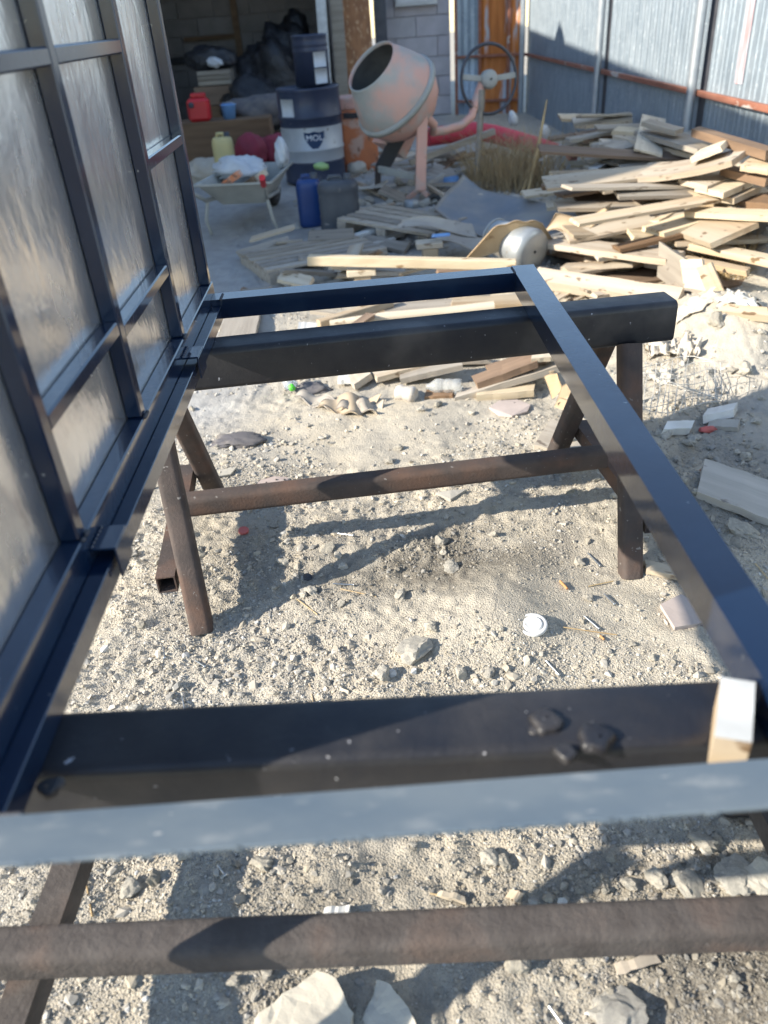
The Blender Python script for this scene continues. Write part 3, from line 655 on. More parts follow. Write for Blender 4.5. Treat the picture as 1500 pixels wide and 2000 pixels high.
s1 = np.cross(ax, [0, 0, 1.0]); s1 /= np.linalg.norm(s1); s2 = np.cross(ax, s1)
for k in range(2):
    sg = 1 if k == 0 else -1
    q = MB(); q.beam(o0 + ax * 0.11 + s1 * sg * 0.27, o0 + ax * 0.45 + s1 * sg * 0.18 + s2 * 0.14, 0.10, 0.008, s1); q.build('mixing_blade', M['drum_in'], dcone)
# trunnion, posts and feet
piv = P(825, 222, 1, 6.92)
fb = P(821, 372, 1, 6.90); fb[2] = max(fb[2], 0.10)
q = MB(); q.beam((fb[0], fb[1], 0.13), piv, 0.085, 0.06, (0, 1, 0), 0.006)
q.tube([piv + np.array([0, -0.02, 0.01]), piv + np.array([0.0, 0.10, 0.02])], 0.035, 14); q.build('front_post', M['salmon'], mx_)
for px, py in ((792, 402), (848, 402)):
    g = P(px, py, 2, 0.0); q = MB(); q.beam((fb[0], fb[1], 0.15), (g[0], g[1], tz(g[0], g[1], False) + 0.0), 0.04, 0.035, (0, 1, 0), 0.005); q.build('foot', M['salmon'], mx_)
q = MB(); q.tube([piv + np.array([0, 0.03, 0]), piv + np.array([0.10, 0.12, -0.10]), P(846, 258, 1, 7.1), P(868, 255, 1, 7.2), P(900, 246, 1, 7.35), P(921, 228, 1, 7.5), P(930, 195, 1, 7.58), P(943, 158, 1, 7.62)], 0.035, 12); q.build('tilting_arm', M['salmon'], mx_)
wc = P(955, 155, 1, 7.6)
wax = np.array([0.35, -0.93, 0.1])
wh = MB(); wh.torus(wc, wax, 0.265, 0.014, 44, 8); hw = wh.build('hand_wheel', M['dark_steel'], mx_)
wax = wax / np.linalg.norm(wax); e1 = np.cross(wax, [0, 0, 1.0]); e1 /= np.linalg.norm(e1); e2 = np.cross(e1, wax)
q = MB(); q.lathe(wc - wax * 0.03, wax, [(0, 0.01), (0, 0.075), (0.05, 0.075), (0.07, 0.05), (0.07, 0.01)], 20); q.build('hub', M['cement_plain'], hw)
for an in (0.15, math.pi - 0.05):
    dv = e1 * math.cos(an) + e2 * math.sin(an); q = MB(); q.beam(wc + dv * 0.06, wc + dv * 0.262, 0.045, 0.02, wax); q.build('spoke', M['cement_plain'], hw)
q = MB(); q.beam((wc[0] - 0.10, wc[1] + 0.03, 0.02), (wc[0] - 0.05, wc[1] + 0.03, wc[2]), 0.05, 0.05); q.build('wheel_post', M['grey_wood'], mx_)
q = MB(); q.beam(P(750, 255, 1, 7.45), P(790, 285, 1, 7.55), 0.22, 0.22); q.build('motor_housing', M['salmon'], mx_)
q = MB(); q.beam(P(745, 330, 1, 7.35), P(790, 245, 1, 7.35), 0.07, 0.12); q.build('motor_bracket', M['asphalt'], mx_)
q = MB(); q.beam((P(738, 395, 1, 7.3)[0], 7.3, 0.0), P(738, 325, 1, 7.3), 0.055, 0.05); q.build('rear_post', M['rust_steel'], mx_)
q = MB(); q.beam(P(740, 330, 1, 7.3), P(812, 345, 1, 7.0), 0.05, 0.05); q.build('base_rail', M['cement_plain'], mx_)

# ------------------------------------------------------------------ drums and canisters
dc = np.array([-0.43, 8.55]); dr = 0.30
dm = thing('oil_drum', 'big navy oil drum with silver band and shield logo', 'drum', (dc[0], dc[1], 0))
q = MB(); q.lathe((dc[0], dc[1], 0.012), (0, 0, 1), [(0, 0.02), (0, dr), (0.012, dr + .006), (0.025, dr), (0.17, dr), (0.19, dr + .004), (0.195, dr)], 48); q.build('drum_bottom', M['navy'], dm)
q = MB(); q.lathe((dc[0], dc[1], 0.012), (0, 0, 1), [(0.1955, dr + 0.001), (0.28, dr + .001), (0.29, dr + .009), (0.31, dr + .009), (0.32, dr + .001), (0.50, dr + .001)], 48); q.build('silver_band', M['silver'], dm)
q = MB(); q.lathe((dc[0], dc[1], 0.012), (0, 0, 1), [(0.5005, dr), (0.56, dr), (0.57, dr + .008), (0.59, dr + .008), (0.60, dr), (0.80, dr), (0.815, dr + .006), (0.83, dr), (0.83, dr - 0.02), (0.815, dr - 0.025), (0.815, 0.01)], 48); q.build('drum_top', M['navy'], dm)
def on_drum(u, v, off, r=dr, c=dc, a0=0.0):     # u metres round, v height
    an = -math.pi / 2 + a0 + u / r
    return np.array([c[0] + (r + off) * math.cos(an), c[1] + (r + off) * math.sin(an), v])
q = MB(); LA = 0.12; zc = 0.395
outline_top = [(-0.095, 0.075), (-0.05, 0.085), (0.0, 0.072), (0.05, 0.085), (0.095, 0.075)]
rows = []
for k in range(9):
    t = k / 8.0
    wdt = 0.098 * (1 - t ** 2.2 * 0.985) if t > 0.25 else 0.098 * (1 - 0.03 * t)
    zz = 0.078 - 0.165 * t
    rows.append([on_drum(x * wdt, zc + zz + (0.006 * math.cos(x * 6) if k == 0 else 0), 0.003, a0=LA) for x in np.linspace(-1, 1, 9)])
q.patch(np.array(rows), 0.001); shield = q.build('shield_logo', M['logo'], dm)
cu = bpy.data.curves.new('lettering', 'FONT'); cu.body = 'MOL'; cu.size = 0.072; cu.align_x = 'CENTER'; cu.extrude = 0.0005
to = bpy.data.objects.new('lettering_source', cu); C.objects.link(to)
bpy.context.view_layer.update()
tm = bpy.data.meshes.new_from_object(to.evaluated_get(bpy.context.evaluated_depsgraph_get()))
bpy.data.objects.remove(to)
for v in tm.vertices:
    p = on_drum(v.co.x * 1.08, zc + 0.005 + v.co.y, 0.0045 + v.co.z, a0=LA) - wloc(dm); v.co = p
tm.materials.clear(); tm.materials.append(M['print_white'])
to = bpy.data.objects.new('lettering', tm); C.objects.link(to); to.parent = shield
q = MB(); rows = [[on_drum(x, z, 0.002, a0=-0.73) for x in np.linspace(-0.08, 0.08, 6)] for z in (0.60, 0.76)]
q.patch(np.array(rows)[::-1], 0.001); q.build('paper_label', M['label'], dm)
d2 = np.array([-0.37, 8.58]); r2 = 0.165
d2t = thing('steel_keg', 'narrow dark drum with white labels standing on the navy oil drum', 'drum', (d2[0], d2[1], 0.843))
q = MB(); q.lathe((d2[0], d2[1], 0.843), (0, 0, 1), [(0, 0.02), (0, r2), (0.28, r2), (0.29, r2 + .006), (0.30, r2), (0.33, r2 + .001), (0.34, r2 + .006), (0.35, r2), (0.40, r2), (0.41, r2 + .006), (0.42, r2), (0.42, r2 - .015), (0.41, r2 - .02), (0.41, 0.01)], 40); q.build('body', M['navy'], d2t)
for z0, z1 in ((0.02, 0.145), (0.155, 0.28)):
    q = MB(); rows = [[on_drum(x, 0.843 + z, 0.002, r2, d2, 0.62) for x in np.linspace(-0.07, 0.07, 6)] for z in (z0, z1)]
    q.patch(np.array(rows)[::-1], 0.001); q.build('paper_label', M['label'], d2t)
def jerry(name, label, px0, px1, py0, py1, yb, m, dep=0.7, n=4.0, ridges=0):
    g0, g1 = P(px0, py1, 1, yb), P(px1, py1, 1, yb); zt = P((px0 + px1) / 2, py0, 1, yb)[2]
    w = (g1[0] - g0[0]) / 2; cx_ = (g1[0] + g0[0]) / 2; h = max(zt, .1) - 0.0
    z00 = tz(cx_, yb, False)
    t = thing(name, label, 'canister', (cx_, yb, z00)); h = zt - z00
    q = MB(); N = 32; prof = [(0.0, 0.85), (0.03, 0.98), (0.10, 1.0)] + [(z, 1.0 - (0.035 if ridges and i % 2 else 0)) for i, z in enumerate(np.linspace(0.14, 0.80, 9 if ridges else 3))] + [(0.86, 1.0), (0.93, 0.96), (0.985, 0.82), (1.0, 0.6)]
    v = []; f = []
    for (z, k) in prof:
        for i in range(N):
            an = 2 * math.pi * i / N; cx2, sy2 = math.cos(an), math.sin(an)
            rr = (abs(cx2) ** n + abs(sy2) ** n) ** (-1 / n)
            v.append((cx_ + rr * cx2 * w * k, yb + rr * sy2 * w * dep * k, z00 + z * h))
    for j in range(len(prof) - 1):
        for i in range(N):
            i2 = (i + 1) % N; f.append((j * N + i, j * N + i2, (j + 1) * N + i2, (j + 1) * N + i))
    q.add(v, f, True); q.add(v[-N:], [tuple(range(N))]); q.add(v[:N], [tuple(range(N))[::-1]]); q.build('body', m, t)
    q = MB(); q.tube([(cx_ - w * .45, yb, z00 + h * .985), (cx_ - w * .40, yb, z00 + h * 1.06), (cx_ + w * .15, yb, z00 + h * 1.06), (cx_ + w * .2, yb, z00 + h * .985)], 0.016, 8); q.build('handle', m, t)
    q = MB(); q.lathe((cx_ + w * .5, yb, z00 + h * .98), (0, 0, 1), [(0, .03), (.045, .03), (.05, .005)], 14); q.build('cap', M['black_plastic'], t)
    return t, (cx_, yb, z00 + h)
jerry('plastic_canister', 'bright blue plastic canister in front of the oil drum', 586, 634, 348, 438, 6.58, M['blue_plastic'], 0.8, 3)
jerry('plastic_canister', 'grey-black ribbed plastic canister beside the blue one', 628, 706, 350, 450, 6.32, M['black_plastic'], 0.7, 3.2, 1)
jerry('plastic_canister', 'yellowed plastic canister behind the wheelbarrow', 424, 464, 266, 340, 8.6, M['yellow_plastic'], 0.8, 3.5)
jt = thing('fuel_can', 'red fuel can with a black cap inside the garage', 'fuel can', (-1.6, 9.9, 0.47))
a0, a1 = P(372, 238, 1, 9.9), P(406, 184, 1, 9.9)
MB().bbox(a0[0], a1[0], 9.82, 9.98, a0[2], a1[2] - 0.03, 0.03).build('body', M['red_plastic'], jt)
MB().bbox(a0[0] + .05, a1[0] - .03, 9.87, 9.93, a1[2] - 0.028, a1[2] + .02, 0.012).build('handle', M['red_plastic'], jt)
MB().lathe((a0[0] + 0.055, 9.82, (a0[2] + a1[2]) / 2 + .04), (0, -1, 0), [(0, .03), (.03, .03), (.032, .004)], 14).build('cap', M['black_plastic'], jt)
q = MB(); q.bbox(-2.0, -0.95, 9.80, 10.2, 0.012, a0[2] - .002, 0.01); o = q.build('wooden_chest', M['brown_wood']); tag(o, 'low brown wooden chest carrying the red fuel can', 'chest')
zch = a0[2] - .002
p = P(447, 240, 1, 9.78); 
bt = thing('small_bucket', 'small light blue bucket on the brown chest', 'bucket', (p[0], 9.92, zch))
MB().lathe((p[0], 9.92, zch), (0, 0, 1), [(0, .01), (0, .065), (.14, .085), (.145, .09), (.15, .085), (.146, .075), (.01, .06)], 22).build('body', M['lblue'], bt)
MB().tube([(p[0] - .085, 9.92, zch + .14), (p[0] - .05, 9.87, zch + .17), (p[0] + .05, 9.87, zch + .17), (p[0] + .085, 9.92, zch + .14)], 0.004, 6).build('handle', M['nail'], bt)
def lumpy(name, label, cat, cpt, r, m, seed=0, amp=0.25, nu=26, nv=16, parent=None):
    q = MB(); v = []; f = []
    for i in range(nv + 1):
        th = math.pi * i / nv
        for j in range(nu):
            ph = 2 * math.pi * j / nu; dd = np.array([math.sin(th) * math.cos(ph), math.sin(th) * math.sin(ph), math.cos(th)])
            k = 1 + amp * float(fbm(np.array([dd[0] * 1.5 + seed + dd[2]]), np.array([dd[1] * 1.5 - dd[2] * 1.3]), 1.3, 4, seed)[0])
            v.append(np.array(cpt) + dd * np.array(r) * k)
    for i in range(nv):
        for j in range(nu):
            j2 = (j + 1) % nu; f.append((i * nu + j, (i + 1) * nu + j, (i + 1) * nu + j2, i * nu + j2))
    q.add(v, f, True); o = q.build(name, m, parent)
    if label: tag(o, label, cat)
    return o
for i, (px, py, y, r, lab) in enumerate(((530, 165, 12.6, (0.42, 0.35, 0.50), 'biggest black sack heaped in the middle of the garage'), (560, 110, 13.4, (0.38, 0.3, 0.42), 'black sack heaped high at the back of the garage'), (495, 205, 11.8, (0.40, 0.3, 0.30), 'low black sack behind the maroon bundle'), (575, 60, 13.8, (0.2, 0.2, 0.24), 'round dark bundle on top of the black sacks'))):
    p = P(px, py, 1, y); lumpy('black_sack', lab, 'sack', p, r, M['bag'], 5 + i, 0.5)
p = P(510, 235, 1, 10.4); lumpy('dark_bundle', 'slumped grey-black cloth bundle on the brown chest', 'bundle', (p[0], 10.3, 0.52), (0.36, 0.22, 0.17), M['rag'], 12, 0.4)
p = P(490, 283, 1, 9.4); lumpy('fabric_roll', 'dull red fabric bundle between the yellow canister and oil drum', 'bundle', (p[0], 9.35, 0.20), (0.17, 0.2, 0.19), M['maroon'], 15, 0.25)
p = P(525, 285, 1, 9.5); lumpy('fabric_roll', 'darker maroon bundle pushed up against the oil drum', 'bundle', (p[0] + .05, 9.6, 0.18), (0.2, 0.2, 0.16), M['maroon'], 19, 0.3)
p = P(400, 285, 1, 8.9); lumpy('grey_sack', 'pale grey sack lying left of the yellow canister', 'sack', (p[0], 8.9, 0.10), (0.28, 0.22, 0.13), M['paper'], 22, 0.4)
for i, (px0, px1, py0, py1, y, m, lab) in enumerate(((384, 452, 165, 205, 12.0, 'brown_wood', 'lower brown wooden crate inside the garage'), (388, 448, 134, 165, 12.0, 'grey_wood', 'upper wooden crate stacked in the garage'))):
    a0, a1 = P(px0, py1, 1, y), P(px1, py0, 1, y)
    t = thing('wooden_crate', lab, 'crate', ((a0[0] + a1[0]) / 2, y, a0[2]))
    zb = 0.012 if i == 0 else zprev + .002
    hh = (a1[2] - zb)
    for k in range(3):
        MB().bbox(a0[0], a1[0], y - .012, y + .012, zb + hh * k / 3 + .006, zb + hh * (k + 1) / 3 - .006, .003).build('plank', M[m], t)
    MB().box(a0[0] + .01, a1[0] - .01, y + .014, y + .5, zb, zb + hh - .01).build('body', M[m], t)
    zprev = zb + hh
p = P(410, 118, 1, 12.2); lumpy('cloth_heap', 'dark cloth heap with a pale patch on the crates', 'cloth', (p[0], 12.25, p[2] + .02), (0.32, 0.2, 0.16), M['bag'], 31, 0.5)
p = P(418, 122, 1, 12.0); lumpy('white_cloth', 'crumpled white cloth on top of the crates', 'cloth', (p[0], 12.02, p[2]), (0.10, 0.06, 0.06), M['label'], 33, 0.5)
ob = thing('orange_machine', 'orange machine housing beside the oil drum, half behind the mixer', 'machine', (-.0, 8.9, 0))
a0, a1 = P(668, 262, 1, 8.9), P(712, 186, 1, 8.9)
MB().bbox(a0[0], a1[0] + .1, 8.8, 9.15, 0.0, a1[2] - .12, .02).build('body', M['orange'], ob)
MB().bbox(a0[0], a1[0] + .1, 8.81, 9.14, a1[2] - .118, a1[2], .015).build('cover', M['salmon'], ob)
MB().box(a0[0] + .03, a1[0], 8.787, 8.799, a1[2] - .19, a1[2] - .14).build('vent', M['asphalt'], ob)

# ------------------------------------------------------------------ wheelbarrow
wbt = thing('wheelbarrow', 'old grey wheelbarrow with red grips holding a white sack', 'wheelbarrow', (-0.9, 6.7, 0))
fw = np.array([0.16, 0.987, 0]); rt = np.array([0.987, -0.16, 0]); uz = np.array([0, 0, 1.0])
cb = np.array([-0.90, 6.62, 0])
def wp(r, f_, z): return cb + rt * r + fw * f_ + uz * z
def ring(w0, w1, f0, f1, z, nn=6):
    return [wp(-w0, f0, z), wp(w0, f0, z), wp(w1, f1, z), wp(-w1, f1, z)]
tr = MB(); lv = [ring(.17, .15, -.10, .38, .20), ring(.285, .25, -.30, .58, .385), ring(.305, .27, -.32, .60, .39), ring(.305, .27, -.32, .60, .375)]
v = [p for l in lv for p in l]; f = [(0, 1, 2, 3)]
for k in range(3):
    for i in range(4):
        j = (i + 1) % 4; f.append((k * 4 + i, k * 4 + j, (k + 1) * 4 + j, (k + 1) * 4 + i))
tr.add(v, f); tr.build('tray', M['cement_plain'], wbt)
for sg in (-1, 1):
    q = MB(); q.tube([wp(sg * .06, .82, .17), wp(sg * .17, .35, .20), wp(sg * .24, -.28, .27), wp(sg * .30, -.52, .40)], .016, 9); q.build('frame_tube', M['cement_plain'], wbt)
    q = MB(); q.tube([wp(sg * .30, -.525, .403), wp(sg * .335, -.66, .475)], .022, 10); q.build('handle_grip', M['red_plastic'], wbt)
    q = MB(); q.tube([wp(sg * .235, -.25, .26), wp(sg * .265, -.27, .12), wp(sg * .275, -.18, 0.0)], .014, 8); q.build('leg', M['cement_plain'], wbt)
q = MB(); q.torus(wp(0, .82, .17), rt, .13, .042, 28, 10); whl = q.build('wheel', M['black_rubber'], wbt)
q = MB(); q.lathe(wp(0, .82, .17) - rt * .03, rt, [(0, .01), (0, .10), (.06, .10), (.06, .01)], 20); q.build('rim', M['rust_steel'], whl)
lumpy('white_sack', 'white plastic sack draped in the wheelbarrow', 'sack', wp(-.09, .26, .40), (.19, .20, .085), M['label'], 41, 0.75)
lumpy('white_sack', 'corner of white sheeting standing up at the right of the wheelbarrow', 'sheeting', wp(.22, .45, .47), (.05, .09, .11), M['label'], 43, 0.6)
for i, (r, f_, m, lab) in enumerate(((.05, -.12, 'brown_wood', 'dark wood offcut lying in the wheelbarrow'), (.12, -.02, 'pale_wood', 'pale wood offcut lying in the wheelbarrow'), (-.03, -.2, 'orange', 'small orange scrap in the wheelbarrow tray'))):
    q = MB(); c0 = wp(r, f_, .33 + .03 * i); q.beam(c0 - rt * .07 - uz * .03, c0 + rt * .07 + uz * .05, .08, .05); o = q.build('offcut', M[m]); tag(o, lab, 'offcut')
o = None

# ------------------------------------------------------------------ red pipe, white panel, stake, dry grass
q = MB(); q.tube([P(835, 268, 1, 8.2), P(880, 262, 1, 8.25), P(925, 256, 1, 8.3), P(965, 262, 1, 8.2), P(1010, 275, 1, 8.0), P(1060, 290, 1, 7.9), P(1120, 312, 1, 7.7)], .082, 16); o = q.build('plastic_pipe', M['red_pipe']); tag(o, 'thick red plastic pipe lying along the foot of the fence', 'pipe')
q = MB(); c = [P(1054, 318, 1, 7.15), P(1096, 286, 1, 7.3), P(1120, 336, 1, 7.25), P(1072, 353, 1, 7.05)]
wpn = thing('painted_board', 'tilted white panel with black blotches among dry grass', 'panel', c[3])
q.patch(np.array([[c[0], c[1]], [c[3], c[2]]]), .03); q.sm = [False] * len(q.sm)
q.build('board', mat('blotched_white', (0.62, 0.62, 0.60), (0.52, 0.52, 0.50), scale=9, rough=.7, c3=(0.05, 0.055, 0.07), c3scale=11, c3t=0.60), wpn)
q = MB(); q.beam(c[0], c[1], .045, .035); q.build('rim', M['whitep'], wpn)
q = MB(); a0 = P(930, 345, 1, 7.2); q.beam((a0[0], 7.2, 0.0), P(940, 175, 1, 7.25), .035, .03); o = q.build('stake', M['grey_wood']); tag(o, 'thin dark stake standing in front of the hand wheel', 'stake')
q = MB(); q.beam(P(800, 318, 1, 7.4), P(966, 256, 1, 7.5), .06, .05); o = q.build('wooden_pole', M['grey_wood']); tag(o, 'grey pole leaning across under the red pipe', 'pole')
def grass(name, label, cx_, cy_, rx_, ry_, n, h0, h1, lean=.4, z0=None):
    q = MB(); v = []; f = []
    for k in range(n):
        a = rng.uniform(0, 6.28); r = math.sqrt(rng.uniform(0, 1)); x = cx_ + rx_ * r * math.cos(a); y = cy_ + ry_ * r * math.sin(a)
        h = rng.uniform(h0, h1); l = rng.normal(0, lean, 2) * h; w = rng.uniform(.0014, .0036); an = rng.uniform(0, 3.14); wd = np.array([math.cos(an), math.sin(an), 0]) * w
        b0 = np.array([x, y, (tz(x, y, False) if z0 is None else z0)]); b1 = b0 + np.array([l[0] * .35, l[1] * .35, h * .6]); b2 = b0 + np.array([l[0], l[1], h])
        m0 = len(v); v += [b0 - wd, b0 + wd, b1 - wd * .8, b1 + wd * .8, b2]; f += [(m0, m0 + 1, m0 + 3, m0 + 2), (m0 + 2, m0 + 3, m0 + 4)]
    q.add(v, f); o = q.build(name, M['straw']); tag(o, label, kind='stuff'); return o
grass('dry_grass', 'clump of tall dry grass in front of the red pipe', 1.36, 7.25, .42, .35, 1700, .12, .48, .55)
grass('dry_grass', 'dry straw tangled at the front of the board heap', 1.98, 4.35, .18, .20, 420, .05, .18, 1.1)
grass('dry_grass', 'thin dry stems along the foot of the fence', 2.38, 8.6, .10, 1.2, 110, .10, .38, .25)
for k, (px0, py0, px1, py1, lab) in enumerate(((1030, 380, 1068, 195, 'tallest dry stem standing up before the fence'), (1015, 385, 1052, 290, 'shorter broad dry stem beside the white panel'))):
    a0, a1 = P(px0, py0, 1, 6.9), P(px1, py1, 1, 7.1); q = MB(); q.tube([a0, (a0 + a1) / 2 + np.array([.01, 0, 0]), a1], [.012, .016, .005], 6); o = q.build('dry_stem', M['straw']); tag(o, lab, 'dry stem')

# ------------------------------------------------------------------ the heap of boards
def plank_mesh(L, w, t, shear=0.0, bow=0.0, rag=0.006, seed=0):
    """a sawn board along local x from 0 to L, width along +y, top at z = 0"""
    r = random.Random(seed); n = 7; v = []; f = []
    for i in range(n + 1):
        x = L * i / n; zb = bow * 4 * (i / n) * (1 - i / n) + r.uniform(-.0012, .0012)
        e = r.uniform(-.002, .002); e2 = r.uniform(-.002, .002)
        sx = [0, 0, 0, 0]
        if i in (0, n): sx = [r.uniform(-rag, rag) for _ in range(4)]
        for k, (yy, zz) in enumerate(((0.0 + e, -t), (w + e2, -t), (w + e2, 0), (0.0 + e, 0))):
            v.append((x + shear * yy / max(w, 1e-6) + sx[k], yy, zz + zb))
    for i in range(n):
        a = i * 4
        for k in range(4):
            k2 = (k + 1) % 4; f.append((a + k, a + 4 + k, a + 4 + k2, a + k2))
    f.append((3, 2, 1, 0)); e = n * 4; f.append((e, e + 1, e + 2, e + 3))
    f = [q[::-1] for q in f]
    me = bpy.data.meshes.new('plank'); me.from_pydata(v, [], f); me.update()
    return me
pk = [0]
def plank3(A, B, D, t=.026, m='wood', label=None, cat='board', group=None, name='plank', bow=0.0, rag=.006):
    """front top edge A to B, back top corner D beyond B"""
    A, B, D = (np.array(p, float) for p in (A, B, D)); x = B - A; L = np.linalg.norm(x); x /= L
    y = D - B; sh = y @ x; y = y - x * sh; w = np.linalg.norm(y); y /= w; z = np.cross(x, y)
    if z[2] < 0:      # keep the top side up
        pass
    pk[0] += 1
    me = plank_mesh(L, w, t, np.clip(sh, -w * .9, w * .9), bow, rag, pk[0]); me.materials.append(M[m])
    o = bpy.data.objects.new(name, me); C.objects.link(o)
    o.matrix_world = Matrix(((x[0], y[0], z[0], A[0]), (x[1], y[1], z[1], A[1]), (x[2], y[2], z[2], A[2]), (0, 0, 0, 1)))
    return tag(o, label, cat, group)
def c2(x, y): return (850 + x / 2.308, y / 2.308)
def PB(x, y, dz=0): return PP(*c2(x, y), dz)
GB = 'loose boards in the heap by the fence'
def backcorner(a, b, px, py, wmax=.25):
    x = (b - a) / np.linalg.norm(b - a)
    for k in range(80):          # as flat as a board of sensible width can lie
        d = P(px, py, 2, b[2] + .005 * k); y = d - b; y = y - x * (y @ x)
        if np.linalg.norm(y) <= wmax: break
    return d
def pb(A, B, D, t=.026, m='wood', label=None, dz=(0, 0, 0), bow=0.0, name='plank'):
    a, b = PB(*A, dz[0]), PB(*B, dz[1]); mz = (a[2] + b[2]) / 2
    a = P(*c2(*A), 2, a[2] * .55 + mz * .45); b = P(*c2(*B), 2, b[2] * .55 + mz * .45)
    return plank3(a, b, backcorner(a, b, *c2(*D)), t, m, label, 'board', GB, name, bow)
pb((895, 590), (1185, 674), (1285, 640), .03, 'grey_wood', 'broad grey board on top of the heap nearest the fence', (.03, .03, .05))
pb((930, 548), (1085, 590), (1110, 572), .03, 'grey_wood', 'short end of a grey board sticking up behind the broad top board', (.05, .02, .05))
pb((800, 612), (1180, 700), (1230, 668), .03, 'wood', 'board just under the broad grey top board', (.01, .01, .02))
pb((795, 590), (900, 598), (915, 575), .03, 'pale_wood', 'pale board end poking out left of the heap top', (.02, .0, .02))
pb((788, 640), (1135, 722), (1160, 700), .03, 'wood', 'narrow board third from the top of the heap on its left side', (-.02, -.01, 0))
pb((695, 640), (1085, 730), (1105, 712), .03, 'pale_wood', 'long narrow board sticking out furthest left beneath the heap top', (.0, -.02, 0))
pb((705, 715), (990, 772), (1110, 705), .02, 'grey_wood', 'thin grey plywood sheet with a rounded end on the left of the heap', (-.02, -.03, -.02))
pb((725, 745), (880, 790), (920, 768), .03, 'wood', 'stacked board edge under the grey plywood sheet', (-.05, -.05, -.05))
pb((600, 815), (780, 830), (850, 770), .025, 'grey_wood', 'grey board lying at the left foot of the heap', (-.01, -.01, 0))
pb((690, 755), (735, 760), (760, 735), .03, 'whitewood', 'white-topped short offcut at the left of the heap', (.02, .02, .03))
pb((860, 800), (1335, 722), (1445, 645), .032, 'wood', 'long bright bowed board slanting up across the heap', (.06, .13, .14), -.025)
pb((1150, 712), (1285, 660), (1325, 622), .03, 'pale_wood', 'bright board edge showing behind the long bowed board', (.05, .09, .10))
pb((705, 878), (985, 870), (1078, 808), .034, 'wood', 'wide bright board in front of the long bowed one', (.05, .09, .10))
pb((1155, 580), (1492, 680), (1500, 655), .045, 'brown_wood', 'round-edged brown batten at the back right of the heap', (.02, .03, .05))
pb((1375, 745), (1500, 762), (1580, 690), .03, 'wood', 'bright board cut off by the right edge below the brown batten', (.03, .03, .05))
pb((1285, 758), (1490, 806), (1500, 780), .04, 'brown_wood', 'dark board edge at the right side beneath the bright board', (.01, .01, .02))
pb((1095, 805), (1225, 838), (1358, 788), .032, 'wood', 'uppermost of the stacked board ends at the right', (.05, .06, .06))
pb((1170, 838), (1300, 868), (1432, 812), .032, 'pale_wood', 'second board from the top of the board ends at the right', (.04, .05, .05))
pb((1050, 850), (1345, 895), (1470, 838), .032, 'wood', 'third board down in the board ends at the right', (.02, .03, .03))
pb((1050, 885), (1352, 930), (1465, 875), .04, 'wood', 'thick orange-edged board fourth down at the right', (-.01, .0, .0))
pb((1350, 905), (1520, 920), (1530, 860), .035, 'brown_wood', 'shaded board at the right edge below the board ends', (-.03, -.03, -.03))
pb((1120, 955), (1530, 975), (1530, 945), .03, 'pale_wood', 'long pale board running out at the right edge in mid heap', (.02, .03, .03))
pb((720, 995), (1010, 995), (1122, 932), .034, 'pale_wood', 'wide pale board with a sawn end in the middle of the heap', (.05, .07, .07))
pb((650, 935), (800, 930), (830, 910), .02, 'whitewood', 'white board end under the torn cardboard', (.03, .03, .03))
pb((1020, 1020), (1240, 1098), (1458, 1000), .03, 'wood', 'big square board at the right, half in shade', (.02, .05, .06))
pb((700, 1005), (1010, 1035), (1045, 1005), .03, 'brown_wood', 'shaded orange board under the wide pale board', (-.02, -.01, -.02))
pb((930, 1055), (1520, 1178), (1530, 1150), .035, 'wood', 'long brown board slanting down to the right edge', (.0, .0, .02))
pb((825, 1055), (960, 1090), (975, 1068), .045, 'wood', 'short orange block end in the front of the heap', (.03, .04, .05))
pb((680, 1030), (850, 1090), (882, 1076), .04, 'wood', 'board with its sawn end forward left of the orange block', (.0, .02, .02))
pb((470, 1095), (1040, 1170), (1128, 1132), .032, 'wood', 'longest bright board across the front of the heap', (.09, .10, .11))
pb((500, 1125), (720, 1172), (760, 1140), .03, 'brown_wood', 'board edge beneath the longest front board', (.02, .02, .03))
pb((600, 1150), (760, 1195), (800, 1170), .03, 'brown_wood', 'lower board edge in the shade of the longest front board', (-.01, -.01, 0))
pb((900, 1095), (1050, 1115), (1085, 1095), .02, 'whitewood', 'white flat piece lying behind the longest front board', (.02, .02, .02))
pb((560, 1205), (890, 1185), (920, 1165), .025, 'wood', 'thin bright strip crossing below the longest front board', (.03, .06, .06))
pb((1110, 1165), (1405, 1222), (1425, 1205), .025, 'wood', 'narrow bright strip reaching right above the straw', (.05, .03, .04))
pb((940, 1180), (1080, 1205), (1130, 1175), .03, 'grey_wood', 'shaded grey board under the narrow bright strip', (.0, .0, .01))
plank3(PP(1037, 545, .05), PP(1322, 590, .04), PP(1336, 562, .05), .06, 'wood', 'heavy notched timber in front of the heap behind the steel frame', 'timber', GB, 'timber')
plank3(PP(1283, 540, .02), PP(1337, 582, .0), PP(1336, 505, .08), .02, 'grey_wood', 'left one of the flat boards fanned towards the viewer', 'board', GB)
plank3(PP(1340, 582, .0), PP(1384, 582, .0), PP(1370, 505, .08), .02, 'wood', 'middle one of the flat boards fanned towards the viewer', 'board', GB)
plank3(PP(1387, 583, .0), PP(1418, 572, .0), PP(1390, 512, .08), .02, 'wood', 'right one of the flat boards fanned towards the viewer', 'board', GB)
plank3(PP(1318, 598, .04), PP(1500, 616, .05), PP(1500, 600, .05), .04, 'wood', 'round-edged timber on the ground in front of the straw', 'timber', GB, 'timber')
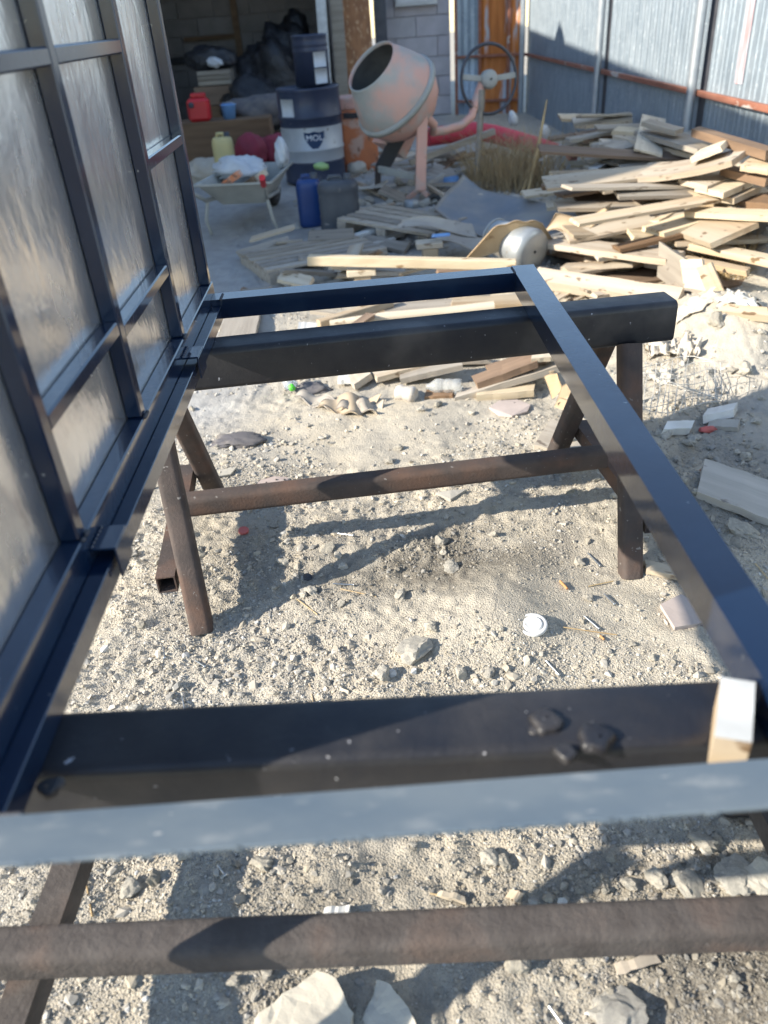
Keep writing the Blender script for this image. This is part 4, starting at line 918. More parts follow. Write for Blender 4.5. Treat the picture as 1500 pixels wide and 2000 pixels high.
# the many that nothing tells apart
for k in range(330):
    x = rng.uniform(1.3, 2.28); y = rng.uniform(4.3, 7.9)
    if (y > 6.2 and x < 1.95) or (y > 5.3 and x < 1.6): continue
    if x < 1.5 and y < 4.7: continue
    a = rng.normal(0.02, .16) + (1.2 if rng.uniform() < .06 else 0); L = rng.uniform(.5, 1.3) if y < 6.2 else rng.uniform(.35, .7); w = rng.uniform(.09, .21)
    z = float(pile_z(x)) * .92 + rng.uniform(-.16, -.04) + .01
    u = np.array([math.cos(a), math.sin(a)]); vv2 = np.array([-u[1], u[0]])
    A = np.array([x, y]) - u * L / 2; B = np.array([x, y]) + u * L / 2
    if min(A[0], B[0]) < (1.12 if y < 5.2 else 1.42 if y < 5.9 else 1.78): continue
    if max(A[0], B[0]) > 2.42:
        sft = max(A[0], B[0]) - 2.42; A[0] -= sft; B[0] -= sft
    sl = rng.normal(.02, .07) * L; zA = z - sl / 2; zB = z + sl / 2
    D = B + vv2 * w
    if max(D[0], D[0] - (B - A)[0]) > 2.44: continue
    plank3((A[0], A[1], zA), (B[0], B[1], zB), (D[0], D[1], zB + rng.normal(.01, .015)), rng.uniform(.015, .027), ['wood', 'wood', 'pale_wood', 'grey_wood', 'brown_wood'][k % 5], ['loose tan sawn board lying deep in the heap by the metal fence', 'loose tan sawn board lying deep in the heap by the metal fence', 'loose pale board lying deep in the heap by the metal fence', 'loose weathered grey board lying deep in the heap by the metal fence', 'loose dark brown board lying deep in the heap by the metal fence'][k % 5], 'board', GB + ', half buried')

# ------------------------------------------------------------------ left part of the scrap: pallets, long timbers, cardboard
def pallet(label, c, rot, tilt, L=1.1, W=.8, m='grey_wood', nb=6):
    cs, sn = math.cos(rot), math.sin(rot); U = np.array([cs, sn, tilt[0]]); V = np.array([-sn, cs, tilt[1]]); U /= np.linalg.norm(U); V = V - U * (V @ U); V /= np.linalg.norm(V); N = np.cross(U, V)
    t = thing('pallet', label, 'pallet', c); c = np.array(c, float)
    for i in range(nb):
        y = -W / 2 + W * (i + .5) / nb; q = MB(); q.obox(c + V * y + N * .12, np.array([U, V, N]), np.array([L / 2 * random.uniform(.97, 1), W / nb * .36, .010]), .002); q.build('slat', M[m], t)
    for x in (-L / 2 + .05, 0, L / 2 - .05):
        q = MB(); q.obox(c + U * x + N * .064, np.array([U, V, N]), np.array([.04, W / 2, .045]), .002); q.build('bearer', M[m], t)
    for i in (0, nb - 1):
        y = -W / 2 + W * (i + .5) / nb; q = MB(); q.obox(c + V * y + N * .008, np.array([U, V, N]), np.array([L / 2, .05, .010]), .002); q.build('bottom_slat', M[m], t)
    return t
g = P(612, 512, 2, 0.0); pallet('grey pallet lying flat at the left end of the scrap heap', (g[0], g[1], -.05), .42, (0, -.02), .85, .62, 'grey_wood', 6)
g = P(770, 462, 2, 0.0); pallet('grey pallet propped up right of the grey-black canister', (g[0] + .06, g[1], .0), -.72, (-.04, .03), .85, .5, 'grey_wood', 5)
def tim(label, p0, z0, p1, z1, w, h, m, name='timber', cat='timber', roundish=False):
    a, b = P(*p0, 2, z0), P(*p1, 2, z1)
    q = MB()
    if roundish: q.tube([a, a + (b - a) * .33 + np.array([0, 0, .006]), a + (b - a) * .7 + np.array([0, 0, -.004]), b], [w * .42, w * .5, w * .52, w * .5], 14)
    else: q.beam(a, b, w, h, (0, 0, 1), .004)
    # wood grain runs along the local x axis
    me = None
    o = q.build(name, M[m]); return tag(o, label, cat)
tim('bright squared timber lying across the pallets in front', (602, 508), .20, (1008, 517), .14, .06, .055, 'pale_wood')
for i, (px, py, lab) in enumerate(((838, 482, 'pale offcut block behind the bright squared timber'), (706, 535, 'pale offcut block in front of the bright squared timber'))):
    p = P(px, py, 2, .10); t = thing('notched_block', lab, 'wood block', (p[0], p[1], p[2] - .06))
    MB().bbox(p[0] - .085, p[0] + .085, p[1] - .06, p[1] + .06, p[2] - .0, p[2] + .035, .004).build('cap_board', M['pale_wood'], t)
    MB().bbox(p[0] - .045, p[0] + .055, p[1] - .05, p[1] + .05, p[2] - .09, p[2] - .001, .004).build('block', M['wood'], t)
tim('bright round pole with a frayed end seen between the frame bars', (645, 634), .06, (965, 598), .10, .055, .055, 'pale_wood', 'round_pole', 'pole', True)
tim('brown branch-like batten beside the bright round pole', (622, 634), .05, (765, 590), .08, .05, .045, 'wood', 'batten', 'batten')
tim('thin bright strip just behind the far trestle beam', (770, 650), .05, (1090, 600), .07, .04, .02, 'pale_wood', 'strip', 'strip')
plank3(P(748, 618, 2, .05), P(1045, 598, 2, .06), P(1040, 572, 2, .07), .025, 'grey_wood', 'wide grey board lying behind the round pole', 'board')
plank3(P(880, 598, 2, .09), P(1060, 592, 2, .09), P(1058, 574, 2, .09), .03, 'wood', 'bright board end on top of the wide grey board', 'board')
plank3(P(690, 560, 2, .03), P(1000, 560, 2, .05), P(1000, 540, 2, .06), .025, 'wood', 'board lying along the far bar of the frame', 'board')
for i, (a, b, dd, m, lab) in enumerate((
    ((500, 500), (560, 560), (585, 550), 'grey_wood', 'grey board at the far left tip of the scrap'),
    ((540, 545), (600, 560), (612, 540), 'pale_wood', 'short pale board end touching the frame from behind'),
    ((600, 470), (690, 465), (690, 445), 'grey_wood', 'grey board leaning on the flat pallet'),
    ((640, 520), (790, 530), (800, 510), 'grey_wood', 'grey board between the two pallets'),
    ((860, 540), (1010, 530), (1000, 515), 'brown_wood', 'brown board under the bright squared timber'),
    ((760, 560), (900, 555), (900, 540), 'brown_wood', 'dark board in the shade of the far frame bar'),
    ((700, 470), (790, 490), (800, 475), 'grey_wood', 'thin board in front of the propped pallet'))):
    zz = .04 + .02 * (i % 3); plank3(P(*a, 2, zz), P(*b, 2, zz), P(*dd, 2, zz + .02), .024, m, lab, 'board')
# pieces lying in front of the scrap, under the far beam
for i, (a, b, dd, z, t, m, lab) in enumerate((
    ((886, 778), (1100, 712), (1102, 700), (.02, .10, .10), .028, 'grey_wood', 'thin batten slanting up beneath the frame right of the bottles'),
    ((930, 772), (1045, 762), (1046, 748), (.03, .03, .03), .03, 'pale_wood', 'pale wood offcut behind the slanting batten'),
    ((690, 752), (725, 728), (712, 712), (.04, .06, .06), .03, 'wood', 'short orange board end left of the bottles'),
    ((735, 738), (850, 706), (838, 692), (.05, .09, .09), .025, 'wood', 'thin bright board under the far beam'),
    ((780, 740), (905, 712), (900, 695), (.05, .10, .10), .025, 'grey_wood', 'grey board under the far beam above the bottles'),
    ((660, 742), (700, 742), (700, 722), (.04, .04, .04), .02, 'whitewood', 'white flat piece left of the orange board end'),
    ((930, 750), (1050, 705), (1040, 690), (.06, .13, .13), .03, 'brown_wood', 'brown board leaning up behind the slanting batten'),
    ((960, 730), (1085, 690), (1070, 675), (.08, .14, .14), .03, 'brown_wood', 'dark brown board highest under the far beam'),
    ((1045, 725), (1082, 725), (1085, 692), (.08, .08, .1), .035, 'wood', 'square wood block by the right trestle leg'),
    ((1040, 700), (1090, 695), (1090, 684), (.14, .14, .14), .02, 'pale_wood', 'little bright board on the square wood block'),
    ((830, 775), (885, 772), (888, 758), (.02, .02, .02), .014, 'brown_wood', 'small brown slat before the ribbed bottle'),
    ((1045, 868), (1125, 890), (1150, 838), (.02, .02, .03), .022, 'grey_wood', 'grey board piece lying on rubble behind the right trestle leg'),
    ((1362, 960), (1570, 1040), (1570, 962), (.03, .03, .035), .025, 'pale_grey_wood', 'long grey board running out at the right edge beyond the frame'),
    ((1260, 1112), (1345, 1128), (1340, 1108), (.02, .02, .02), .016, 'wood', 'thin broken wood piece by the foot of the right trestle leg'),
    ((580, 655), (620, 657), (622, 630), (.02, .02, .02), .03, 'whitewood', 'white block lying behind the far trestle beam'),
    ((425, 680), (450, 600), (510, 615), (.02, .02, .02), .03, 'grey_wood', 'pale grey board in the gap at the frame corner'),
    ((1215, 655), (1340, 650), (1335, 640), (.02, .03, .03), .02, 'grey_wood', 'flat board on the rubble right of the far beam'))):
    p0, p1, p2 = P(*a, 2, z[0]), P(*b, 2, z[1]), P(*dd, 2, z[2]); plank3(p0, p1, p2, t, m, lab, 'board')

for k in range(70):
    px, py = rng.uniform(500, 1130), rng.uniform(500, 760)
    if rng.uniform() < .4: px, py = rng.uniform(1080, 1420), rng.uniform(560, 640)
    if px < 620 and py > 600: continue
    p = P(px, py, 2, .0); a = rng.normal(0, .5); L = rng.uniform(.08, .42); w = rng.uniform(.012, .07); zz = tz(p[0], p[1], False) + rng.uniform(.015, .06)
    u = np.array([math.cos(a), math.sin(a), rng.normal(0, .06)]); vv2 = np.array([-u[1], u[0], rng.normal(0, .1)])
    plank3(np.array([p[0], p[1], zz]) - u * L / 2, np.array([p[0], p[1], zz]) + u * L / 2, np.array([p[0], p[1], zz]) + u * (L / 2 + rng.uniform(-.02, .02)) + vv2 * w, rng.uniform(.006, .022), ['wood', 'grey_wood', 'wood', 'brown_wood', 'grey_wood'][k % 5], 'splintered scrap of wood strewn on the ground behind the frame', 'wood scrap', 'wood scraps strewn behind the frame', 'wood_scrap', 0, .02)['label'] = ['splintered tan scrap of wood strewn behind the frame', 'weathered grey scrap of wood strewn behind the frame', 'splintered tan scrap of wood strewn behind the frame', 'dark brown scrap of wood strewn behind the frame', 'weathered grey scrap of wood strewn behind the frame'][k % 5]
def sheet(name, label, cat, corners, m, nu=16, nv=16, fn=None, t=.004, parent=None):
    c00, c10, c11, c01 = (np.array(c, float) for c in corners); g = np.zeros((nu, nv, 3))
    for i in range(nu):
        for j in range(nv):
            u, v = i / (nu - 1), j / (nv - 1); p = (c00 * (1 - u) + c10 * u) * (1 - v) + (c01 * (1 - u) + c11 * u) * v
            if fn: p = p + np.array(fn(u, v))
            g[i, j] = p
    q = MB(); q.patch(g, t); o = q.build(name, M[m], parent); return tag(o, label, cat) if label else o
# dark curled floor covering with a torn edge
sheet('floor_covering', 'big dull sheet of old floor covering curling over the scrap', 'floor covering', [P(848, 425, 2, .12), P(1095, 470, 2, .14), P(1180, 398, 2, .24), P(905, 358, 2, .22)], 'lino', 30, 20,
      lambda u, v: (0, 0, .07 * math.sin(u * 3.1) * -.9 + .05 * (u - .5) ** 2 + .012 * math.sin(u * 9 + v * 4) + .05 * max(0, v - .8) + .09 * max(0, .15 - u) * 4), .004)
sheet('cardboard_sheet', 'flat grey cardboard with a blue print strip on the scrap', 'cardboard', [P(775, 447, 2, .17), P(935, 458, 2, .13), P(920, 432, 2, .18), P(785, 428, 2, .20)], 'grey_card', 14, 10, lambda u, v: (0, 0, .02 * math.sin(u * 5) + .012 * math.sin(v * 6 + u * 3)), .005)
sheet('cardboard_sheet', 'lower shaded cardboard sheet next to the zinc tub', 'cardboard', [P(850, 470, 2, .10), P(940, 492, 2, .10), P(950, 460, 2, .13), P(862, 455, 2, .13)], 'grey_card', 12, 10, lambda u, v: (0, 0, .02 * math.sin(u * 4 + v * 2)), .005)
bp_ = sheet('blue_label', None, None, [P(842, 468, 2, .155), P(879, 464, 2, .147), P(879, 458, 2, .155), P(844, 461, 2, .163)], 'lblue', 6, 4, lambda u, v: (0, 0, .012), .0015); tag(bp_, 'narrow blue printed strip on the grey cardboard', 'label')
# torn brown cardboard standing over the tub and folding to the right
sheet('torn_cardboard', 'brown cardboard arching over the zinc tub with a torn orange edge', 'cardboard', [P(893, 525, 2, .05), P(1082, 470, 2, .14), P(1060, 436, 2, .27), P(962, 448, 2, .27)], 'card', 22, 10, lambda u, v: (0, .01 * math.sin(u * 8), .03 * math.sin(u * 3.14) + .006 * math.sin(u * 17) * v), .006)
sheet('cardboard_flap', 'bright cardboard flap leaning on the heap right of the tub', 'cardboard', [P(1058, 458, 2, .16), P(1130, 452, 2, .22), P(1195, 402, 2, .33), P(1085, 425, 2, .27)], 'card', 16, 12, lambda u, v: (0, 0, .03 * math.sin(u * 5 + v * 2) - .02 * math.sin(v * 3)), .006)
for i, (c, lab) in enumerate((([(1085, 392), (1160, 372), (1172, 358), (1100, 375)], 'upper crumpled strip of torn cardboard on the heap'), ([(1095, 405), (1165, 385), (1175, 368), (1110, 392)], 'lower crumpled strip of torn cardboard on the heap'))):
    sheet('cardboard_strip', lab, 'cardboard', [PP(*p, .08) for p in c], 'card', 20, 8, lambda u, v: (0, 0, .03 * math.sin(u * 9 + i) + .02 * math.sin(v * 7 + u * 5)), .005)
tb = thing('zinc_tub', 'dented zinc tub lying on its side under the torn cardboard', 'tub', P(1010, 505, 2, .03))
ca, cb2 = P(1000, 474, 2, .15), P(1040, 494, 2, .12)
axd = cb2 - ca; axd[2] = -.02; axd /= np.linalg.norm(axd)
MB().lathe(ca - axd * .16, axd, [(0, .098), (.006, .104), (.012, .098), (.02, .10), (.12, .112), (.26, .125), (.325, .13), (.35, .12), (.362, .09), (.364, .01)], 30).build('body', M['tub'], tb)
MB().torus(ca - axd * .155, axd, .102, .007, 30, 8).build('rim', M['tub'], tb)

# scrap between mixer and canisters
bits = [((700, 330), .05, (.10, .07, .07), 'paper', 'crumpled white-green plastic bag by the grey canister', 'bag'), ((780, 360), .05, (.09, .07, .05), 'rag', 'dirty brown rag under the mixer', 'rag'), ((805, 400), .04, (.06, .05, .05), 'tub', 'grey-green metal lump behind the mixer foot', 'scrap'),
        ((770, 385), .03, (.05, .05, .04), 'conc', 'small rubble lump under the mixer', 'rubble lump'), ((720, 370), .06, (.07, .06, .06), 'stone', 'dark stone by the rusty mixer leg', 'stone'), ((838, 425), .02, (.05, .05, .03), 'conc', 'rubble lump left of the curled floor covering', 'rubble lump')]
for i, (p, z, r, m, lab, cat) in enumerate(bits):
    q = P(*p, 2, z); lumpy(cat.replace(' ', '_'), lab, cat, q, r, M[m], 60 + i, .6, 16, 10)
plank3(P(830, 340, 2, .12), P(900, 362, 2, .08), P(922, 340, 2, .12), .03, 'grey_wood', 'grey board under the red pipe beside the mixer', 'board')
plank3(P(830, 308, 2, .15), P(880, 300, 2, .2), P(880, 285, 2, .22), .03, 'grey_wood', 'long grey board behind the mixer post', 'board')
plank3(P(740, 372, 2, .14), P(800, 400, 2, .04), P(810, 388, 2, .05), .025, 'grey_wood', 'dirty grey strip of wood under the mixer drum', 'board')
tim('grey pipe piece lying behind the mixer foot', (822, 375), .06, (865, 345), .1, .07, .07, 'conc', 'pipe_piece', 'pipe', True)
tim('second grey pipe piece nearer the curled floor covering', (825, 388), .05, (855, 366), .07, .08, .08, 'conc', 'pipe_piece', 'pipe', True)
p = P(868, 358, 2, .08); q = MB(); q.lathe(p, (.95, -.2, .1), [(0, .01), (0, .05), (.13, .05), (.13, .01)], 18); o = q.build('tin_can', M['lblue']); tag(o, 'pale blue tin can under the grey board', 'tin can')
p = P(848, 395, 2, .04); q = MB(); q.torus(p, (.2, -.8, .5), .05, .02, 20, 8); o = q.build('rubber_ring', M['black_rubber']); tag(o, 'small black rubber ring by the mixer foot', 'rubber ring')
p = P(690, 446, 2, .03); lumpy('teal_scrap', 'teal plastic scrap by the grey-black canister', 'plastic scrap', p, (.05, .04, .04), M['teal'], 71, .6, 14, 8)
tim('pale board lying beside the teal scrap', (668, 470), .05, (738, 448), .07, .06, .03, 'whitewood', 'pale_board', 'board')
p = P(610, 340, 1, 6.75); lumpy('green_scrap', 'green plastic wrap on top between blue and grey canisters', 'plastic wrap', (p[0] + .08, 6.7, .40), (.07, .04, .03), M['greenwrap'], 73, .6, 14, 8)
for i, (px, py, y, r) in enumerate(((1002, 232, 8.9, (.05, .05, .07)), (1062, 262, 8.5, (.06, .05, .09)))):
    p = P(px, py, 1, y); lumpy('white_scrap', ['small white scrap behind the hand wheel at the fence foot', 'white plastic scrap behind the red pipe near the fence'][i], 'scrap', p, r, M['whitep'], 80 + i, .5, 14, 8)

# ------------------------------------------------------------------ small things on the ground
def G(px, py, dz=0.0):
    p = P(px, py, 2, 0.0)
    for _ in range(4): p = P(px, py, 2, tz(p[0], p[1]) + dz)
    return p
p = G(1040, 1222)
ld = thing('plastic_disc', 'round white lid with raised rings lying on the ground', 'lid', p)
nrm = np.array([-.08, -.12, 1.0])
MB().lathe(p + np.array([0, 0, .004]), nrm, [(-.006, .038), (0.0, .0385), (.003, .037), (.0035, .030), (.0005, .0295), (.0005, .0265), (.0045, .0255), (.0055, .021), (.0045, .019), (.004, .001)], 40).build('disc', M['whitep'], ld)
p = G(476, 1038); q = MB(); q.lathe(p + np.array([0, 0, .003]), (.1, -.15, 1), [(-.004, .017), (.003, .0175), (.005, .016), (.004, .013), (.004, .001)], 26); o = q.build('bottle_cap', M['redlid']); tag(o, 'faded red disc lying in front of the left trestle leg', 'lid')
p = G(601, 1130); q = MB(); q.lathe(p + np.array([0, 0, .004]), (.3, -.2, 1), [(-.004, .013), (.004, .014), (.006, .012), (.003, .010), (.003, .001)], 18); o = q.build('bottle_cap', M['dark_steel']); tag(o, 'dull grey crown cap on dark soil amid the shadows', 'bottle cap')
# perforated tile pieces
def tilep(label, pts, m='tile', t=.008, holes=(), dz=.012):
    w = [G(*p, dz) for p in pts]; c = sum(w) / len(w); th = thing('tile_piece', label, 'tile piece', c)
    bm_v = [p + np.array([0, 0, .0]) for p in w]; n = len(w); v = bm_v + [p - np.array([0, 0, t]) for p in bm_v]
    f = [tuple(range(n)), tuple(range(n, 2 * n))[::-1]] + [(i, n + i, n + (i + 1) % n, (i + 1) % n) for i in range(n)]
    if np.cross(w[1] - w[0], w[2] - w[0])[2] < 0: f = [q[::-1] for q in f]
    MB().add(v, f).build('body', M[m], th)
    for (hx, hy) in holes:
        p = G(hx, hy, dz); q = MB(); q.lathe((p[0], p[1], w[0][2] * 0 + np.mean([a[2] for a in w]) + .0006), (0, 0, 1), [(-.004, .0035), (.0004, .0035), (.0006, .0003)], 10); q.build('hole_shade_disc', M['asphalt'], th)  # dark disc painting in the shade of a hole in the tile
tilep('pinkish perforated tile lying behind the far trestle stretcher', [(492, 958), (508, 938), (535, 930), (562, 932), (566, 945), (550, 958)], holes=[(520, 942), (530, 950), (540, 938), (548, 948), (556, 938)])
tilep('pinkish broken tile with holes at the foot of the scrap', [(955, 795), (975, 782), (1010, 780), (1036, 790), (1030, 803), (1000, 812), (975, 810)], holes=[(985, 790), (1000, 800), (1014, 790), (1005, 787)])
tilep('pale broken tile near the right trestle foot', [(1290, 1180), (1330, 1160), (1372, 1185), (1378, 1215), (1318, 1225)], 'tile', .012)
tilep('grey tile shard behind the stretcher', [(850, 962), (880, 957), (912, 955), (880, 975)], 'conc', .012)
tilep('thin curved shard lying left behind the stretcher', [(408, 922), (440, 915), (462, 912), (450, 926), (425, 930)], 'stone', .006)
for i, (a, b, dd, m, lab) in enumerate((((1296, 838), (1350, 836), (1362, 820), 'white', 'white tile block on rubble beyond the frame'), ((1372, 812), (1432, 800), (1440, 786), 'white', 'white tile strip on rubble at the far right'), ((1382, 832), (1440, 835), (1445, 820), 'conc', 'grey slab piece half in shade at the far right'), ((632, 1786), (680, 1782), (682, 1768), 'white', 'small white tile piece behind the near stretcher'))):
    h = .035 if i < 2 else .02
    plank3(G(*a, h), G(*b, h), G(*dd, h), h * .9, m, lab, 'tile block', None, 'tile_block', 0, .002)
p = G(1385, 838, .01); lumpy('red_scrap', 'small dark red scrap among rubble at the far right', 'scrap', p, (.04, .02, .012), M['redlid'], 90, .5, 12, 8)
p = G(1385, 920, .01); lumpy('rust_scrap', 'rusty red-brown scrap on the shaded ground right of the frame', 'scrap', p, (.03, .02, .012), M['rust_rail'], 91, .5, 12, 8)
# bottles
def bottle(label, p0, p1, y, r, m, prof=None, cap=None):
    a, b = p0, p1; d_ = b - a; L = np.linalg.norm(d_); t = thing('plastic_bottle', label, 'bottle', (a + b) / 2 - np.array([0, 0, r]))
    prof = prof or [(0, .3), (0.0, .8), (.03, 1), (.2, 1), (.25, .9), (.3, 1), (.45, .97), (.5, .88), (.55, 1), (.72, 1), (.85, .6), (.93, .36), (1, .34), (1, .02)]
    MB().lathe(a, d_, [(x * L, k * r) for x, k in prof], 24).build('body', m, t)
    if cap: MB().lathe(b - d_ / L * .012, d_, [(0, r * .42), (.022, r * .42), (.024, .003)], 18).build('cap', cap, t)
    return t
bottle('milky crumpled plastic bottle lying under the far beam', P(775, 765, 2, .035), P(812, 772, 2, .03), 0, .036, M['milky'], [(0, .2), (0, .75), (.15, .95), (.35, .8), (.5, .85), (.8, 1.0), (1, .8), (1, .7), (.97, .6), (.97, .02)])
bottle('clear ribbed plastic bottle lying beside the slanting batten', P(902, 755, 2, .035), P(832, 755, 2, .035), 0, .034, M['pet'])
bottle('clear bottle with a bright green cap beneath the far beam', P(560, 735, 2, .05), P(570, 757, 2, .035), 0, .032, M['pet'], None, M['green_cap'])
# rags, cardboard, paper
lumpy('dirty_rag', 'dark dirty rag lying left of the scrap on bare ground', 'rag', G(458, 862, .008), (.09, .05, .016), M['rag'], 101, .9, 26, 10)
lumpy('dirty_rag', 'dark rag near the green capped bottle', 'rag', G(610, 760, .008), (.08, .06, .016), M['rag'], 103, .9, 24, 10)
for i, (c, lab) in enumerate((([(620, 795), (700, 812), (745, 775), (655, 770)], 'curled cardboard scrap lying in front of the bottles'), ([(655, 800), (735, 805), (750, 785), (690, 782)], 'smaller curled cardboard scrap over the other'), ([(575, 775), (640, 800), (690, 790), (620, 770)], 'faded cardboard shred left of the bottles'))):
    sheet('cardboard_scrap', lab, 'cardboard', [G(*p, .018) for p in c], 'grey_card' if i else 'card', 16, 12, lambda u, v: (0, 0, .022 * math.sin(u * 4 + i) * math.sin(v * 3.1) + .014 * math.sin(u * 9 + v * 5)), .004)
# corrugated cardboard box, burst open
cx0 = thing('cardboard_box', 'burst corrugated cardboard box by the right trestle leg', 'cardboard box', G(1100, 780))
def pl(c, rib=0, t=.004):
    c00, c10, c11, c01 = c; g = np.zeros((26, 8, 3))
    for i in range(26):
        for j in range(8):
            u, v = i / 25, j / 7; p = (c00 * (1 - u) + c10 * u) * (1 - v) + (c01 * (1 - u) + c11 * u) * v; g[i, j] = p + np.array([0, -.3, .6]) * (.0022 * math.sin(u * 60) + .006 * math.sin(v * 4 + u * 3))
    MB().patch(g, t).build('flap', M['card'], cx0)
K = lambda px, py, z: P(px, py, 2, z)
pl([K(1062, 735, .13), K(1078, 780, .04), K(1098, 760, .10), K(1088, 728, .15)])
pl([K(1085, 790, .05), K(1135, 765, .10), K(1140, 728, .17), K(1098, 752, .12)])
pl([K(1082, 795, .03), K(1112, 808, .02), K(1128, 785, .08), K(1092, 775, .08)])
pl([K(1112, 808, .01), K(1138, 800, .02), K(1145, 762, .10), K(1122, 778, .07)])
# the wire mesh and papers at the right
q = MB()
for k in range(15):
    u = k / 14; a, b = P(1245 + 165 * u, 795 + 18 * math.sin(u * 5), 2, .05), P(1262 + 145 * u, 705 + 6 * math.sin(u * 9), 2, .13 + .04 * math.sin(u * 7)); m_ = (a + b) / 2 + np.array([rng.normal(0, .012), 0, rng.normal(0, .012)]); q.tube([a, m_, b], .0017, 5)
for k in range(9):
    u = k / 8; pts = [P(1248 + 160 * s_, 795 - 88 * u + 12 * math.sin(s_ * 5 + k), 2, .05 + .09 * u + .012 * math.sin(s_ * 8 + k)) for s_ in np.linspace(0, 1, 7)]; q.tube(pts, .0017, 5)
o = q.build('wire_mesh', M['wire']); tag(o, 'crumpled piece of wire mesh on the rubble right of the far trestle', 'wire mesh')
def crumple(name, label, cat, px, py, sx, sy, amp, m, seed):
    p = G(px, py, .0); n_ = 20; g = np.zeros((n_, n_, 3)); r_ = np.random.default_rng(seed)
    a0 = r_.uniform(0, 3.14)
    for i in range(n_):
        for j in range(n_):
            u, v = i / (n_ - 1) - .5, j / (n_ - 1) - .5
            rr = 1 - .35 * abs(math.sin(3 * math.atan2(v, u + 1e-6) + seed)) * math.hypot(u, v) * 2
            x, y = sx * u * rr * 2, sy * v * rr * 2; xx, yy = p[0] + x * math.cos(a0) - y * math.sin(a0), p[1] + x * math.sin(a0) + y * math.cos(a0)
            g[i, j] = (xx, yy, tz(xx, yy, False) + .008 + amp * abs(1.6 * float(fbm(np.array([u * 3 + seed]), np.array([v * 3]), 1.4, 3, seed)[0])) + amp * .5 * (.25 - u * u - v * v))
    q = MB(); q.patch(g, .0015); o = q.build(name, M[m]); return tag(o, label, cat)
for i, (px, py, r, m, lab) in enumerate(((1285, 690, (.07, .05, .05), 'paper', 'crumpled white paper beside the right end of the far beam'), (1335, 700, (.08, .06, .05), 'paper', 'crumpled plastic bag by the wire mesh'), (1350, 640, (.14, .06, .025), 'paper', 'pale crumpled paper sack in front of the timber'), (1440, 590, (.12, .07, .03), 'paper', 'flattened pale paper sack right of the straw'), (1290, 745, (.06, .05, .03), 'paper', 'pale paper scrap behind the wire mesh'), (1430, 660, (.10, .06, .03), 'white', 'white plaster lump on the rubble at the right'))):
    crumple('crumpled_paper' if m != 'white' else 'plaster_lump', lab, 'paper' if m != 'white' else 'plaster', px, py, r[0], r[1] * 1.2, r[2] * 1.1, m, 110 + i)
# nails, butts, straws
def rod(label, name, cat, a, b, r, m, grp=None):
    p0, p1 = G(*a, r + .002), G(*b, r + .004); q = MB(); q.tube([p0, p1], r, 7)
    if name == 'nail': q.lathe(p1, p1 - p0, [(0, r), (0, r * 2.2), (.002, r * 2.2), (.002, .0002)], 8)
    o = q.build(name, M[m]); return tag(o, label, cat, grp)
NG = 'nails lying about on the ground'
for (a, b) in (((1148, 1080), (1172, 1105)), ((1141, 1203), (1170, 1228)), ((1066, 1290), (1092, 1318)), ((355, 1355), (360, 1385)), ((650, 1140), (690, 1142)), ((1070, 1005), (1092, 985)), ((1180, 1160), (1200, 1180)), ((600, 1375), (625, 1370)), ((318, 1262), (322, 1285)), ((382, 1290), (400, 1302)), ((1072, 1965), (1098, 2000)), ((425, 1690), (440, 1710)), ((650, 1040), (690, 1046))):
    rod('bright steel nail lying loose on the dusty ground', 'nail', 'nail', a, b, .0022, 'nail', NG)
rod('dull orange cigarette end near the round white lid', 'cigarette_end', 'cigarette end', (1094, 1135), (1108, 1150), .0036, 'butt')
rod('small orange scrap right of the round white lid', 'cigarette_end', 'cigarette end', (1172, 1242), (1180, 1249), .003, 'butt')
for (a, b, lab) in (((1100, 1225), (1205, 1240), 'long thin straw lying right of the round white lid'), ((580, 1170), (620, 1200), 'dry twig on the ground under the frame'), ((1150, 1145), (1198, 1135), 'short straw left of the right trestle foot'), ((1475, 1100), (1500, 1130), 'straw at the right edge'), ((605, 1335), (612, 1372), 'short brown twig standing in sand near the near beam'), ((165, 1705), (180, 1790), 'bent dry stalk behind the near tie bar'), ((840, 1745), (900, 1755), 'pale straw lying between the near bars'), ((665, 1150), (735, 1165), 'thin straw across the dark soil')):
    rod(lab, 'straw', 'straw', a, b, .0017, 'straw')
for (a, b, dd, lab) in (((1210, 1905), (1290, 1880), (1280, 1858), 'orange-brown wood chip at the bottom right'), ((855, 1748), (905, 1762), (908, 1752), 'pale wood sliver between the near bars'), ((992, 1755), (1012, 1762), (1020, 1745), 'yellow pebble-like wood chip near the near stretcher')):
    plank3(G(*a, .012), G(*b, .010), G(*dd, .012), .008, 'wood', lab, 'wood chip', None, 'wood_chip', .004, .006)

# ------------------------------------------------------------------ stones one can pick out
smeshes = []
def stone_mesh(seed, flat=.65, m='stone'):
    bm = bmesh.new(); bmesh.ops.create_icosphere(bm, subdivisions=3, radius=1)
    r = random.Random(seed); pls = [(Vector((r.gauss(0, 1), r.gauss(0, 1), r.gauss(0, 1))).normalized(), r.uniform(.45, .85)) for _ in range(11)]
    for v in bm.verts:
        c = v.co.copy()
        for nn, dd in pls:
            e = c.dot(nn) - dd
            if e > 0: c -= nn * e * .92
        k = 1 + .09 * float(fbm(np.array([c.x * 3 + c.z * 2 + seed]), np.array([c.y * 3 - c.z * 2]), 3.0, 3, seed + 3)[0]) + .30 * float(fbm(np.array([c.x * 2 + seed]), np.array([c.y * 2 + c.z * 1.7]), 2.2, 4, seed)[0]); v.co = Vector((c.x * k, c.y * k, c.z * k * flat))
    me = bpy.data.meshes.new('stone'); bm.to_mesh(me); bm.free(); me.materials.append(M[m]); me.polygons.foreach_set('use_smooth', [False] * len(me.polygons)); return me
smeshes = [stone_mesh(s_, f_) for s_, f_ in ((1, .7), (2, .6), (3, .8), (4, .55), (5, .65), (6, .75), (7, .5))]
